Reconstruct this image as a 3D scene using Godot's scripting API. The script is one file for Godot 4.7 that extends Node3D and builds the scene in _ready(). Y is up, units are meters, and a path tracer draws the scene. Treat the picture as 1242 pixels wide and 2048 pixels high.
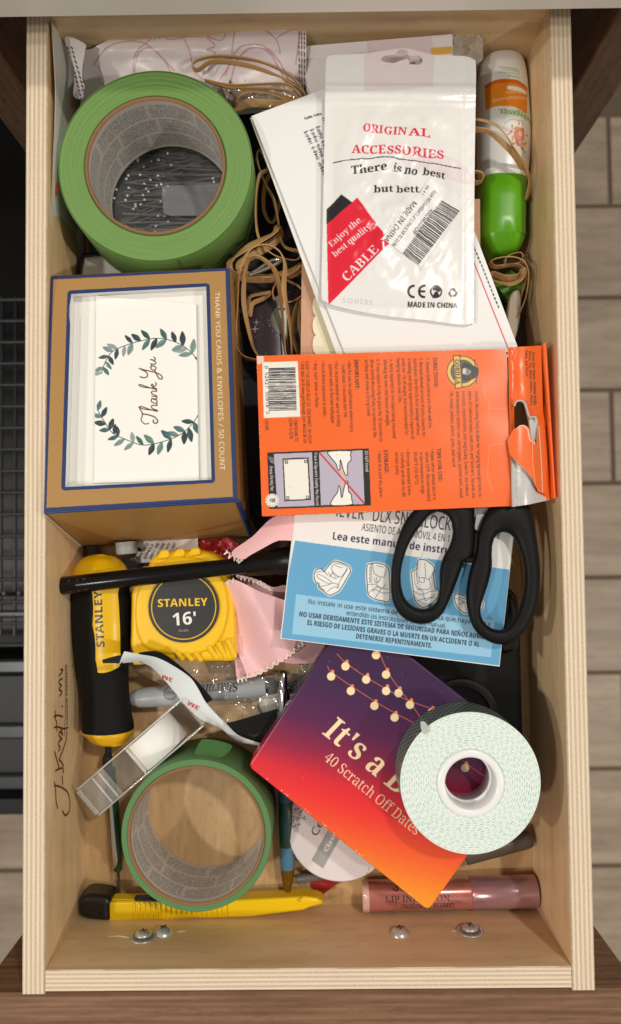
extends Node3D
# A kitchen drawer full of odds and ends, seen from above. Units: metres; the drawer's floor is y = 0, its front outer edge z = 0.
# The survey helpers at() / at_z() / at_x() turn a measured sight line of the photograph (1242 x 2048) and a real height in millimetres above the drawer floor into a point.

const EYE := Vector3(0.00634, 0.47862, -0.2398)
const FOCAL := 1500.0
const RIM := 70.0
const HALF := 140.5
var look: Basis
var fonts := {}
var ts
var rng := RandomNumberGenerator.new()
var M := {}
var noise := FastNoiseLite.new()

# ------------------------------------------------------------------ survey
func sight(u, v) -> Vector3:
	return -look.z + look.x * ((u - 621.0) / FOCAL) - look.y * ((v - 1024.0) / FOCAL)

func at(u, v, h) -> Vector3:
	var d := sight(u, v)
	return EYE + d * ((h * 0.001 - EYE.y) / d.y)

func at_z(u, v, z) -> Vector3:
	var d := sight(u, v)
	return EYE + d * ((z * 0.001 - EYE.z) / d.z)

func at_x(u, v, x) -> Vector3:
	var d := sight(u, v)
	return EYE + d * ((x * 0.001 - EYE.x) / d.x)

func Z(ox, oy, s, a) -> PackedVector2Array:
	var r := PackedVector2Array()
	for i in range(0, a.size(), 2):
		r.append(Vector2(ox + a[i] / s, oy + a[i + 1] / s))
	return r

func hs(pts, h) -> Array:
	var r := []
	for p in pts:
		r.append(at(p.x, p.y, h))
	return r

# smooth curve through points (Vector2 or Vector3)
func curve(pts, n, closed := false) -> Array:
	var r := []
	var c: int = pts.size()
	var last: int = c if closed else c - 1
	for i in last:
		var p0 = pts[(i - 1 + c) % c] if closed or i > 0 else pts[0]
		var p1 = pts[i]
		var p2 = pts[(i + 1) % c]
		var p3 = pts[(i + 2) % c] if closed or i + 2 < c else pts[c - 1]
		for k in n:
			var t: float = float(k) / n
			r.append(0.5 * ((2.0 * p1) + (p2 - p0) * t + (2.0 * p0 - 5.0 * p1 + 4.0 * p2 - p3) * t * t + (3.0 * p1 - p0 - 3.0 * p2 + p3) * t * t * t))
	if not closed:
		r.append(pts[c - 1])
	return r

# ------------------------------------------------------------------ printing: a picture of flat print on one plane of an object
class Print extends RefCounted:
	var host
	var im: Image
	var o: Vector3
	var ex: Vector3
	var ey: Vector3
	var n: Vector3
	var w: float
	var h: float
	var k: float

	func uv(p: Vector3) -> Vector2:
		return Vector2((p - o).dot(ex) / w, (p - o).dot(ey) / h)

	func px(u, v) -> Vector2:
		var d: Vector3 = host.sight(u, v)
		var p: Vector3 = host.EYE + d * ((o - host.EYE).dot(n) / d.dot(n))
		return Vector2((p - o).dot(ex) * k, (p - o).dot(ey) * k)

	func pxs(pts) -> PackedVector2Array:
		var r := PackedVector2Array()
		for p in pts:
			r.append(px(p.x, p.y))
		return r

	func fill(cs: Array, col: Color) -> void:
		var rows := {}
		var hh := im.get_height()
		for c in cs:
			var m: int = c.size()
			for i in m:
				var a: Vector2 = c[i]
				var b: Vector2 = c[(i + 1) % m]
				var s := 1.0
				if a.y > b.y:
					var q := a
					a = b
					b = q
					s = -1.0
				var y0 := maxi(0, ceili(a.y - 0.5))
				var y1 := mini(hh, ceili(b.y - 0.5))
				if y1 <= y0:
					continue
				var g := (b.x - a.x) / (b.y - a.y)
				for y in range(y0, y1):
					var e := Vector2(a.x + (y + 0.5 - a.y) * g, s)
					if rows.has(y):
						rows[y].append(e)
					else:
						rows[y] = [e]
		for y in rows:
			var l: Array = rows[y]
			l.sort()
			var wind := 0.0
			for i in l.size() - 1:
				wind += l[i].y
				if wind != 0.0:
					var x0 := roundi(l[i].x)
					var x1 := roundi(l[i + 1].x)
					if x1 > x0:
						im.fill_rect(Rect2i(x0, y, x1 - x0, 1), col)

	func poly(pts, col: Color) -> void:
		fill([pxs(pts)], col)

	func line(pts, width, col: Color, closed := false) -> void:
		pen(pxs(pts), width * scale_here(pts[0]), col, closed)

	func scale_here(p) -> float:
		return (px(p.x + 1.0, p.y) - px(p.x, p.y)).length()

	func pen(q, wd: float, col: Color, closed := false) -> void:
		var m: int = q.size()
		for i in (m if closed else m - 1):
			var a: Vector2 = q[i]
			var b: Vector2 = q[(i + 1) % m]
			var d := (b - a).normalized() * wd * 0.5
			var t := Vector2(-d.y, d.x)
			fill([PackedVector2Array([a + t, b + t, b - t, a - t])], col)
			if wd > 2.5:
				dot(b, wd * 0.5, col)
				if i == 0:
					dot(a, wd * 0.5, col)

	func dot(c: Vector2, r: float, col: Color, sq := 1.0) -> void:
		var p := PackedVector2Array()
		var m := clampi(int(r * 2.0) + 8, 8, 90)
		for i in m:
			p.append(c + Vector2(cos(TAU * i / m) * r, sin(TAU * i / m) * r * sq))
		fill([p], col)

	func disc(u, v, r, col: Color) -> void:
		dot(px(u, v), r * scale_here(Vector2(u, v)), col)

	func glyphs(s: String, font: String, xf: Transform2D, col: Color, slant := 0.0) -> void:
		var x := 0.0
		for i in s.length():
			var g = host.glyph(font, s.unicode_at(i))
			var cs := []
			for c in g[0]:
				var q := PackedVector2Array()
				for p in c:
					q.append(xf * Vector2(x + p.x + slant * p.y, -p.y))
				cs.append(q)
			if cs:
				fill(cs, col)
			x += g[1]

	func length(s: String, font: String) -> float:
		var x := 0.0
		for i in s.length():
			x += host.glyph(font, s.unicode_at(i))[1]
		return x

	# a line of lettering on the baseline from a to b (photo pixels), capitals cap pixels high
	func text(s: String, u0, v0, u1, v1, cap, col: Color, font := "sans", slant := 0.0) -> void:
		text_at(s, px(u0, v0), px(u1, v1), cap * scale_here(Vector2(u0, v0)), col, font, slant)

	func text_at(s: String, a: Vector2, b: Vector2, cap: float, col: Color, font := "sans", slant := 0.0) -> void:
		var l := length(s, font)
		var dx := (b - a) / l
		var dy := Vector2(-dx.y, dx.x).normalized() * cap / 0.714
		glyphs(s, font, Transform2D(dx, dy, a), col, slant)

	func tex() -> ImageTexture:
		im.resize(im.get_width() / 2, im.get_height() / 2, Image.INTERPOLATE_BILINEAR)
		return ImageTexture.create_from_image(im)

func glyph(font: String, code: int) -> Array:
	var key := font + str(code)
	if fonts.has(key):
		return fonts[key]
	if not fonts.has(font):
		var f := SystemFont.new()
		f.font_names = PackedStringArray(["Droid Serif" if font.begins_with("serif") else "Droid Sans Mono" if font.begins_with("mono") else "Droid Sans"])
		f.font_weight = 700 if font.ends_with("bold") else 400
		fonts[font] = f
	var rid = fonts[font].get_rids()[0]
	var gi = ts.font_get_glyph_index(rid, 128, code, 0)
	var d = ts.font_get_glyph_contours(rid, 128, gi)
	var cs := []
	var start := 0
	if d.has("contours"):
		for e in d.contours:
			var q := PackedVector2Array()
			var m: int = e - start + 1
			for i in m:
				var p: Vector3 = d.points[start + i]
				var nx: Vector3 = d.points[start + (i + 1) % m]
				var pv: Vector3 = d.points[start + (i + m - 1) % m]
				if int(p.z) & 1:
					q.append(Vector2(p.x, -p.y) / 128.0)
				else:
					var a := pv if int(pv.z) & 1 else (pv + p) * 0.5
					var b := nx if int(nx.z) & 1 else (nx + p) * 0.5
					for t in [0.0, 0.34, 0.67, 1.0] if not int(pv.z) & 1 else [0.34, 0.67, 1.0]:
						var w := a.lerp(p, t).lerp(p.lerp(b, t), t)
						q.append(Vector2(w.x, -w.y) / 128.0)
			cs.append(q)
			start = e + 1
	var adv: float = ts.font_get_glyph_advance(rid, 128, gi).x / 128.0
	fonts[key] = [cs, adv]
	return fonts[key]

# o: corner, a: end of the x side, b: end of the y side; k: texture pixels per millimetre (drawn at twice that)
func sheet_print(o: Vector3, a: Vector3, b: Vector3, k: float, back: Color) -> Print:
	var p := Print.new()
	p.host = self
	p.o = o
	p.ex = (a - o).normalized()
	p.ey = b - o
	p.w = (a - o).length()
	p.ey = (p.ey - p.ex * p.ey.dot(p.ex))
	p.h = p.ey.length()
	p.ey = p.ey.normalized()
	p.n = p.ex.cross(p.ey)
	p.k = k * 2000.0
	p.im = Image.create_empty(ceili(p.w * k * 1000.0) * 2, ceili(p.h * k * 1000.0) * 2, false, Image.FORMAT_RGBA8)
	p.im.fill(back)
	return p

# ------------------------------------------------------------------ materials
func c8(r, g, b) -> Color:
	return Color(r / 255.0, g / 255.0, b / 255.0)

func mat(col: Color, rough := 0.6, o := {}) -> StandardMaterial3D:
	var m := StandardMaterial3D.new()
	m.albedo_color = col
	m.roughness = rough
	m.cull_mode = BaseMaterial3D.CULL_DISABLED
	for key in o:
		m.set(key, o[key])
	return m

func mat_tex(t: Texture2D, rough := 0.6, o := {}) -> StandardMaterial3D:
	var m := mat(Color.WHITE, rough, o)
	m.albedo_texture = t
	m.texture_repeat = o.get("texture_repeat", false)
	return m

func clear(alpha := 0.06, rough := 0.04) -> StandardMaterial3D:
	return mat(Color(0.95, 0.97, 0.97, alpha), rough, {"transparency": BaseMaterial3D.TRANSPARENCY_ALPHA})

func relief(m: StandardMaterial3D, freq: float, scale_cm: float, per_metre: float, kind := FastNoiseLite.TYPE_SIMPLEX_SMOOTH, octaves := 4, world := true) -> StandardMaterial3D:
	var n := FastNoiseLite.new()
	n.seed = 11
	n.noise_type = kind
	n.frequency = freq
	n.fractal_octaves = octaves
	var t := NoiseTexture2D.new()
	t.width = 256
	t.height = 256
	t.seamless = true
	t.noise = n
	var key := "relief%s%s%s" % [freq, kind, octaves]
	if M.has(key):
		t = M[key]
	M[key] = t
	m.heightmap_enabled = true
	m.heightmap_texture = t
	m.heightmap_scale = scale_cm
	m.uv1_triplanar = true
	m.uv1_world_triplanar = world
	m.uv1_scale = Vector3.ONE * per_metre
	return m

func grain(w: int, h: int, a: Color, b: Color, fx: float, fy: float, sd: int, fleck := 0.0, spot := 0.0) -> Image:
	var n := FastNoiseLite.new()
	n.seed = sd
	n.noise_type = FastNoiseLite.TYPE_SIMPLEX_SMOOTH
	n.frequency = 1.0
	n.fractal_octaves = 4
	var f := FastNoiseLite.new()
	f.seed = sd + 5
	f.noise_type = FastNoiseLite.TYPE_SIMPLEX
	f.frequency = 1.0
	f.fractal_octaves = 2
	var im := Image.create_empty(w, h, false, Image.FORMAT_RGB8)
	for y in h:
		# fold the pattern over its edge so that it tiles
		var yy := float(y)
		var ky := smoothstep(0.86, 1.0, yy / h)
		for x in w:
			var kx := smoothstep(0.86, 1.0, float(x) / w)
			var v := n.get_noise_2d(x * fx, y * fy)
			if kx > 0.0:
				v = lerpf(v, n.get_noise_2d((x - w) * fx, y * fy), kx)
			if ky > 0.0:
				v = lerpf(v, n.get_noise_2d(x * fx, (y - h) * fy), ky)
			var t := clampf(0.5 + v * 0.8, 0.0, 1.0)
			var c := a.lerp(b, t)
			if fleck > 0.0:
				var q := f.get_noise_2d(x * fx * 6.0, y * fy * 2.5)
				if q > 0.38:
					c = c.lerp(b.darkened(0.35), minf(1.0, (q - 0.38) * 4.0) * fleck)
			if spot > 0.0:
				var q := f.get_noise_2d(x * 0.16 + 90.0, y * 0.16)
				if q > 0.62:
					c = c.lerp(Color(0.25, 0.17, 0.1), (q - 0.62) * 5.0 * spot)
			im.set_pixel(x, y, c)
	return im

func wood(im: Image, rough: float, sc: Vector3, o := {}) -> StandardMaterial3D:
	var m := mat_tex(ImageTexture.create_from_image(im), rough, o)
	m.texture_repeat = true
	m.uv1_triplanar = true
	m.uv1_world_triplanar = true
	m.uv1_triplanar_sharpness = 8.0
	m.uv1_scale = sc
	return m

# ------------------------------------------------------------------ shapes
func begin() -> SurfaceTool:
	var st := SurfaceTool.new()
	st.begin(Mesh.PRIMITIVE_TRIANGLES)
	return st

# a triangle that faces the way of want
func tri(st: SurfaceTool, a: Vector3, b: Vector3, c: Vector3, want: Vector3, ua := Vector2.ZERO, ub := Vector2.ZERO, uc := Vector2.ZERO, smooth := false) -> void:
	var g := 0 if smooth else -1
	if (a - c).cross(a - b).dot(want) < 0.0:
		var t := b
		b = c
		c = t
		var tu := ub
		ub = uc
		uc = tu
	for e in [[a, ua], [b, ub], [c, uc]]:
		st.set_smooth_group(g)
		st.set_uv(e[1])
		st.add_vertex(e[0])

func quad(st: SurfaceTool, a: Vector3, b: Vector3, c: Vector3, d: Vector3, want: Vector3, us := [], smooth := false) -> void:
	if us.is_empty():
		us = [Vector2(0, 0), Vector2(1, 0), Vector2(1, 1), Vector2(0, 1)]
	tri(st, a, b, c, want, us[0], us[1], us[2], smooth)
	tri(st, a, c, d, want, us[0], us[2], us[3], smooth)

func done(sts: Array) -> ArrayMesh:
	var m: ArrayMesh = null
	for st in sts:
		st.generate_normals()
		m = st.commit(m)
	return m

func box_mesh(lo: Vector3, hi: Vector3, ch := 0.0) -> ArrayMesh:
	var st := begin()
	box(st, lo, hi, ch)
	return done([st])

# a box with chamfered edges
func box(st: SurfaceTool, lo: Vector3, hi: Vector3, ch := 0.0, xf := Transform3D()) -> void:
	var c := (lo + hi) * 0.5
	var e := (hi - lo) * 0.5
	ch = minf(ch, minf(e.x, minf(e.y, e.z)) * 0.9)
	var i := e - Vector3.ONE * ch
	for ax in 3:
		var bx := (ax + 1) % 3
		var cx := (ax + 2) % 3
		for s in [-1.0, 1.0]:
			var nn := Vector3.ZERO
			nn[ax] = s
			var p := []
			for q in [[-1, -1], [1, -1], [1, 1], [-1, 1]]:
				var v := Vector3.ZERO
				v[ax] = e[ax] * s
				v[bx] = i[bx] * q[0]
				v[cx] = i[cx] * q[1]
				p.append(xf * (c + v))
			quad(st, p[0], p[1], p[2], p[3], xf.basis * nn)
			if ch > 0.0:
				for s2 in [-1.0, 1.0]:
					var a0 := Vector3.ZERO
					var b0 := Vector3.ZERO
					a0[ax] = e[ax] * s
					a0[bx] = i[bx] * s2
					b0[ax] = i[ax] * s
					b0[bx] = e[bx] * s2
					var dz := Vector3.ZERO
					dz[cx] = i[cx]
					var n2 := Vector3.ZERO
					n2[ax] = s
					n2[bx] = s2
					quad(st, xf * (c + a0 - dz), xf * (c + a0 + dz), xf * (c + b0 + dz), xf * (c + b0 - dz), xf.basis * n2)
	if ch > 0.0:
		for sx in [-1.0, 1.0]:
			for sy in [-1.0, 1.0]:
				for sz in [-1.0, 1.0]:
					tri(st, xf * (c + Vector3(e.x * sx, i.y * sy, i.z * sz)), xf * (c + Vector3(i.x * sx, e.y * sy, i.z * sz)), xf * (c + Vector3(i.x * sx, i.y * sy, e.z * sz)), xf.basis * Vector3(sx, sy, sz))

# profile: closed loop of Vector2(radius, height) in metres, turned about the axis of xf (its y); us: the texture's v of each profile point
func lathe(profile: Array, segs: int, xf: Transform3D, closed := true, smooth := true, turn := TAU, begin_at := 0.0) -> SurfaceTool:
	var st := begin()
	var m: int = profile.size()
	var mid := Vector2.ZERO
	for p in profile:
		mid += p / m
	for i in segs:
		var t0 := begin_at + turn * i / segs
		var t1 := begin_at + turn * (i + 1) / segs
		for j in (m if closed else m - 1):
			var a: Vector2 = profile[j]
			var b: Vector2 = profile[(j + 1) % m]
			var f := func(p: Vector2, t: float): return xf * Vector3(cos(t) * p.x, p.y, sin(t) * p.x)
			var d := b - a
			var nn := Vector2(d.y, -d.x)
			if nn.dot((a + b) * 0.5 - mid) < 0.0:
				nn = -nn
			var tm := (t0 + t1) * 0.5
			var want := xf.basis * Vector3(cos(tm) * nn.x, nn.y, sin(tm) * nn.x)
			var u0 := float(i) / segs
			var u1 := float(i + 1) / segs
			var v0 := float(j) / maxf(1.0, m - 1)
			var v1 := float(j + 1) / maxf(1.0, m - 1)
			quad(st, f.call(a, t0), f.call(a, t1), f.call(b, t1), f.call(b, t0), want, [Vector2(u0, v0), Vector2(u1, v0), Vector2(u1, v1), Vector2(u0, v1)], smooth)
	return st

# a body swept along a path; secs: Vector2(half width, half height) in metres per point; p: squareness (2 round, 5 boxy)
func sweep(path: Array, secs: Array, sides: int, up := Vector3.UP, p := 2.0, pr: Print = null, closed := false, smooth := true, twist := []) -> SurfaceTool:
	var st := begin()
	var m: int = path.size()
	var rings := []
	for i in m:
		var t: Vector3 = (path[(i + 1) % m] - path[(i - 1 + m) % m]) if closed else (path[mini(i + 1, m - 1)] - path[maxi(i - 1, 0)])
		t = t.normalized()
		var s := t.cross(up).normalized()
		var u := s.cross(t).normalized()
		if twist:
			s = s.rotated(t, twist[i])
			u = u.rotated(t, twist[i])
		var r := []
		var sec: Vector2 = secs[mini(i, secs.size() - 1)]
		for k in sides:
			var a := TAU * (k + 0.5) / sides
			var cx := signf(cos(a)) * pow(absf(cos(a)), 2.0 / p)
			var sy := signf(sin(a)) * pow(absf(sin(a)), 2.0 / p)
			r.append(path[i] + s * cx * sec.x + u * sy * sec.y)
		rings.append(r)
	for i in (m if closed else m - 1):
		var ra: Array = rings[i]
		var rb: Array = rings[(i + 1) % m]
		for k in sides:
			var k2 := (k + 1) % sides
			var mid: Vector3 = (ra[k] + ra[k2] + rb[k] + rb[k2]) * 0.25
			var want: Vector3 = mid - (path[i] + path[(i + 1) % m]) * 0.5
			var us := [Vector2(float(k) / sides, float(i) / m), Vector2(float(k + 1) / sides, float(i) / m), Vector2(float(k + 1) / sides, float(i + 1) / m), Vector2(float(k) / sides, float(i + 1) / m)]
			if pr:
				us = [pr.uv(ra[k]), pr.uv(ra[k2]), pr.uv(rb[k2]), pr.uv(rb[k])]
			quad(st, ra[k], ra[k2], rb[k2], rb[k], want, us, smooth)
	if not closed:
		for e in [0, m - 1]:
			var r: Array = rings[e]
			var want: Vector3 = path[e] - path[1 if e == 0 else m - 2]
			for k in sides:
				var k2 := (k + 1) % sides
				tri(st, path[e], r[k], r[k2], want, pr.uv(path[e]) if pr else Vector2.ZERO, pr.uv(r[k]) if pr else Vector2.ZERO, pr.uv(r[k2]) if pr else Vector2.ZERO, false)
	return st

func inside(p: Vector2, poly) -> bool:
	return Geometry2D.is_point_in_polygon(p, poly)

# a sheet whose outline was measured in the photograph; hf(u, v) gives its height in mm; thick mm of material below it
func sheet(outline, hf: Callable, spacing: float, pr: Print, thick: float, holes := [], smooth := true, both := false) -> ArrayMesh:
	var loops := []
	for l in [outline] + holes:
		var q := PackedVector2Array()
		var m: int = l.size()
		for i in m:
			var a: Vector2 = l[i]
			var b: Vector2 = l[(i + 1) % m]
			var k := maxi(1, roundi(a.distance_to(b) / spacing))
			for j in k:
				q.append(a.lerp(b, float(j) / k))
		loops.append(q)
	var pts := PackedVector2Array()
	for l in loops:
		pts.append_array(l)
	var lo: Vector2 = loops[0][0]
	var hi := lo
	for p in loops[0]:
		lo = lo.min(p)
		hi = hi.max(p)
	var edge := pts.duplicate()
	var y := lo.y + spacing * 0.5
	var odd := 0
	while y < hi.y:
		var x := lo.x + spacing * (0.3 + 0.5 * odd)
		while x < hi.x:
			var p := Vector2(x + sin(y * 7.3 + x) * spacing * 0.07, y + cos(x * 5.1 + y) * spacing * 0.07)
			var ok := inside(p, loops[0])
			for i in range(1, loops.size()):
				ok = ok and not inside(p, loops[i])
			if ok:
				for e in edge:
					if absf(e.x - p.x) < spacing * 0.5 and e.distance_squared_to(p) < spacing * spacing * 0.2:
						ok = false
						break
			if ok:
				pts.append(p)
			x += spacing
		y += spacing * 0.9
		odd = 1 - odd
	var top := begin()
	var under := begin()
	var v3 := []
	for p in pts:
		v3.append(at(p.x, p.y, hf.call(p.x, p.y)))
	var down := Vector3(0, -thick * 0.001, 0)
	var idx := Geometry2D.triangulate_delaunay(pts)
	for i in range(0, idx.size(), 3):
		var c := (pts[idx[i]] + pts[idx[i + 1]] + pts[idx[i + 2]]) / 3.0
		var ok := inside(c, loops[0])
		for k in range(1, loops.size()):
			ok = ok and not inside(c, loops[k])
		if not ok:
			continue
		var a: Vector3 = v3[idx[i]]
		var b: Vector3 = v3[idx[i + 1]]
		var d: Vector3 = v3[idx[i + 2]]
		if pr:
			tri(top, a, b, d, Vector3.UP, pr.uv(a), pr.uv(b), pr.uv(d), smooth)
		else:
			tri(top, a, b, d, Vector3.UP, pts[idx[i]] * 0.01, pts[idx[i + 1]] * 0.01, pts[idx[i + 2]] * 0.01, smooth)
		tri(under, a + down, b + down, d + down, Vector3.DOWN)
	var base := 0
	for li in loops.size():
		var l: PackedVector2Array = loops[li]
		var m := l.size()
		for i in m:
			var a: Vector3 = v3[base + i]
			var b: Vector3 = v3[base + (i + 1) % m]
			var d2 := (l[(i + 1) % m] - l[i])
			var nn := Vector2(d2.y, -d2.x).normalized()
			if inside((l[i] + l[(i + 1) % m]) * 0.5 + nn * 0.4, loops[0]) != (li > 0):
				nn = -nn
			if li > 0:
				nn = -nn if not inside((l[i] + l[(i + 1) % m]) * 0.5 + nn * 0.4, l) else nn
			quad(under, a, b, b + down, a + down, Vector3(nn.x, 0, nn.y))
		base += m
	return done([top, under])

# a flat plate with rounded rim: outline pixels at the top height, going straight down to the bottom height
func plate(outline, h_top: float, h_bot: float, bevel: float, steps := 3, pr: Print = null) -> ArrayMesh:
	var st := begin()
	var m: int = outline.size()
	var o3 := hs(outline, h_top)
	var area := 0.0
	for i in m:
		area += o3[i].x * o3[(i + 1) % m].z - o3[(i + 1) % m].x * o3[i].z
	var nrm := []
	for i in m:
		var d: Vector3 = (o3[(i + 1) % m] - o3[i]).normalized() + (o3[i] - o3[(i - 1 + m) % m]).normalized()
		nrm.append(Vector3(d.z, 0, -d.x).normalized() * signf(area))
	var rings := []
	for s in steps + 1:
		var a := PI * 0.5 * s / steps
		var r := []
		for i in m:
			r.append(o3[i] - nrm[i] * bevel * 0.001 * (1.0 - sin(a)) + Vector3(0, -bevel * 0.001 * (1.0 - cos(a)), 0))
		rings.append(r)
	var last := []
	for i in m:
		last.append(Vector3(o3[i].x, h_bot * 0.001, o3[i].z))
	rings.append(last)
	for s in rings.size() - 1:
		for i in m:
			var i2 := (i + 1) % m
			var us := []
			if pr:
				us = [pr.uv(rings[s][i]), pr.uv(rings[s][i2]), pr.uv(rings[s + 1][i2]), pr.uv(rings[s + 1][i])]
			quad(st, rings[s][i], rings[s][i2], rings[s + 1][i2], rings[s + 1][i], nrm[i] + Vector3(0, 0.2, 0), us, s < rings.size() - 2)
	for r in [rings[0], last]:
		var flat := PackedVector2Array()
		for p in r:
			flat.append(Vector2(p.x, p.z) * 1000.0)
		var idx := Geometry2D.triangulate_polygon(flat)
		if idx.is_empty():
			var cen := Vector3.ZERO
			for p in r:
				cen += p / float(m)
			for i in m:
				var a: Vector3 = r[i]
				var b: Vector3 = r[(i + 1) % m]
				tri(st, cen, a, b, Vector3.UP if r == rings[0] else Vector3.DOWN, pr.uv(cen) if pr else Vector2.ZERO, pr.uv(a) if pr else Vector2.ZERO, pr.uv(b) if pr else Vector2.ZERO, false)
		for i in range(0, idx.size(), 3):
			var a: Vector3 = r[idx[i]]
			var b: Vector3 = r[idx[i + 1]]
			var c: Vector3 = r[idx[i + 2]]
			var us := [Vector2.ZERO, Vector2.ZERO, Vector2.ZERO]
			if pr:
				us = [pr.uv(a), pr.uv(b), pr.uv(c)]
			tri(st, a, b, c, Vector3.UP if r == rings[0] else Vector3.DOWN, us[0], us[1], us[2], false)
	return done([st])

# a solid from four top corners and four bottom corners
func hexa(t: Array, b: Array, ch := 0.0006) -> SurfaceTool:
	var st := begin()
	var c := Vector3.ZERO
	for p in t + b:
		c += p / 8.0
	quad(st, t[0], t[1], t[2], t[3], Vector3.UP)
	quad(st, b[0], b[1], b[2], b[3], Vector3.DOWN)
	for i in 4:
		var j := (i + 1) % 4
		quad(st, t[i], t[j], b[j], b[i], (t[i] + t[j] + b[i] + b[j]) * 0.25 - c)
	return st

# ------------------------------------------------------------------ objects
func numbered(called: String, parent: Node) -> String:
	var n := called
	var i := 0
	while parent.has_node(NodePath(n)):
		i += 1
		n = "%s_%03d" % [called, i]
	return n

func tag(o: Node3D, label: String, category: String, group := "") -> Node3D:
	o.set_meta("label", label)
	o.set_meta("category", category)
	if group:
		o.set_meta("group", group)
	return o

func thing(called: String, label: String, category: String, base: Vector3, group := "") -> Node3D:
	var o := Node3D.new()
	o.name = numbered(called, self)
	add_child(o, true)
	o.position = base
	return tag(o, label, category, group)

# one named mesh; shapes are given in the drawer's coordinates
func part(called: String, m: Mesh, mats, parent: Node3D = self) -> MeshInstance3D:
	var o := MeshInstance3D.new()
	o.name = numbered(called, parent)
	o.mesh = m
	if not mats is Array:
		mats = [mats]
	for i in m.get_surface_count():
		m.surface_set_material(i, mats[mini(i, mats.size() - 1)])
	parent.add_child(o, true)
	var q: Node3D = parent
	var off := Vector3.ZERO
	while q != self:
		off += q.position
		q = q.get_parent()
	o.position = -off
	return o

func structure(called: String, m: Mesh, mats) -> MeshInstance3D:
	var o := part(called, m, mats)
	o.set_meta("kind", "structure")
	return o

func _ready():
	ts = TextServerManager.get_primary_interface()
	rng.seed = 7
	noise.seed = 3
	noise.frequency = 1.0
	noise.fractal_octaves = 3
	# camera: a phone held level over the drawer
	look = Basis(Vector3(0.99992577, -0.00604754, 0.01057704), Vector3(0.0108071, 0.03936666, -0.99916639), Vector3(0.00562612, 0.99920653, 0.03942909)).orthonormalized()
	var cam := Camera3D.new()
	cam.name = "camera"
	cam.transform = Transform3D(look, EYE)
	cam.fov = 2.0 * rad_to_deg(atan(1024.0 / FOCAL))
	cam.near = 0.01
	cam.far = 20.0
	add_child(cam)
	cam.current = true
	var lens := CameraAttributesPhysical.new()
	lens.frustum_focal_length = 12.0 / (1024.0 / FOCAL)
	lens.frustum_focus_distance = 0.405
	lens.exposure_aperture = 5.6
	lens.frustum_near = 0.01
	lens.frustum_far = 20.0
	cam.attributes = lens
	# the room's own dim light
	var we := WorldEnvironment.new()
	we.name = "room_light"
	var e := Environment.new()
	e.background_mode = Environment.BG_COLOR
	e.background_color = Color(0.31, 0.298, 0.277).linear_to_srgb()
	e.tonemap_mode = Environment.TONE_MAPPER_LINEAR
	e.tonemap_exposure = 0.97
	e.sdfgi_enabled = true
	e.ssao_enabled = true
	e.ssil_enabled = true
	we.environment = e
	add_child(we)
	# the kitchen's recessed ceiling lamps: two close by, two farther along the row
	for l in [[Vector3(-0.78, 1.50, 0.12), 0.72], [Vector3(0.56, 1.50, -0.80), 0.90], [Vector3(1.45, 1.50, 0.30), 1.05], [Vector3(-1.55, 1.50, -0.15), 1.0]]:
		var o := OmniLight3D.new()
		o.name = numbered("ceiling_downlight", self)
		o.position = l[0]
		o.light_energy = l[1]
		o.light_color = Color(1.0, 0.972, 0.925)
		o.light_size = 0.045
		o.omni_range = 6.0
		o.omni_attenuation = 2.0
		o.shadow_enabled = true
		add_child(o, true)
	build_room()
	build_drawer()
	build_back()
	build_middle()
	build_front()

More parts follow.
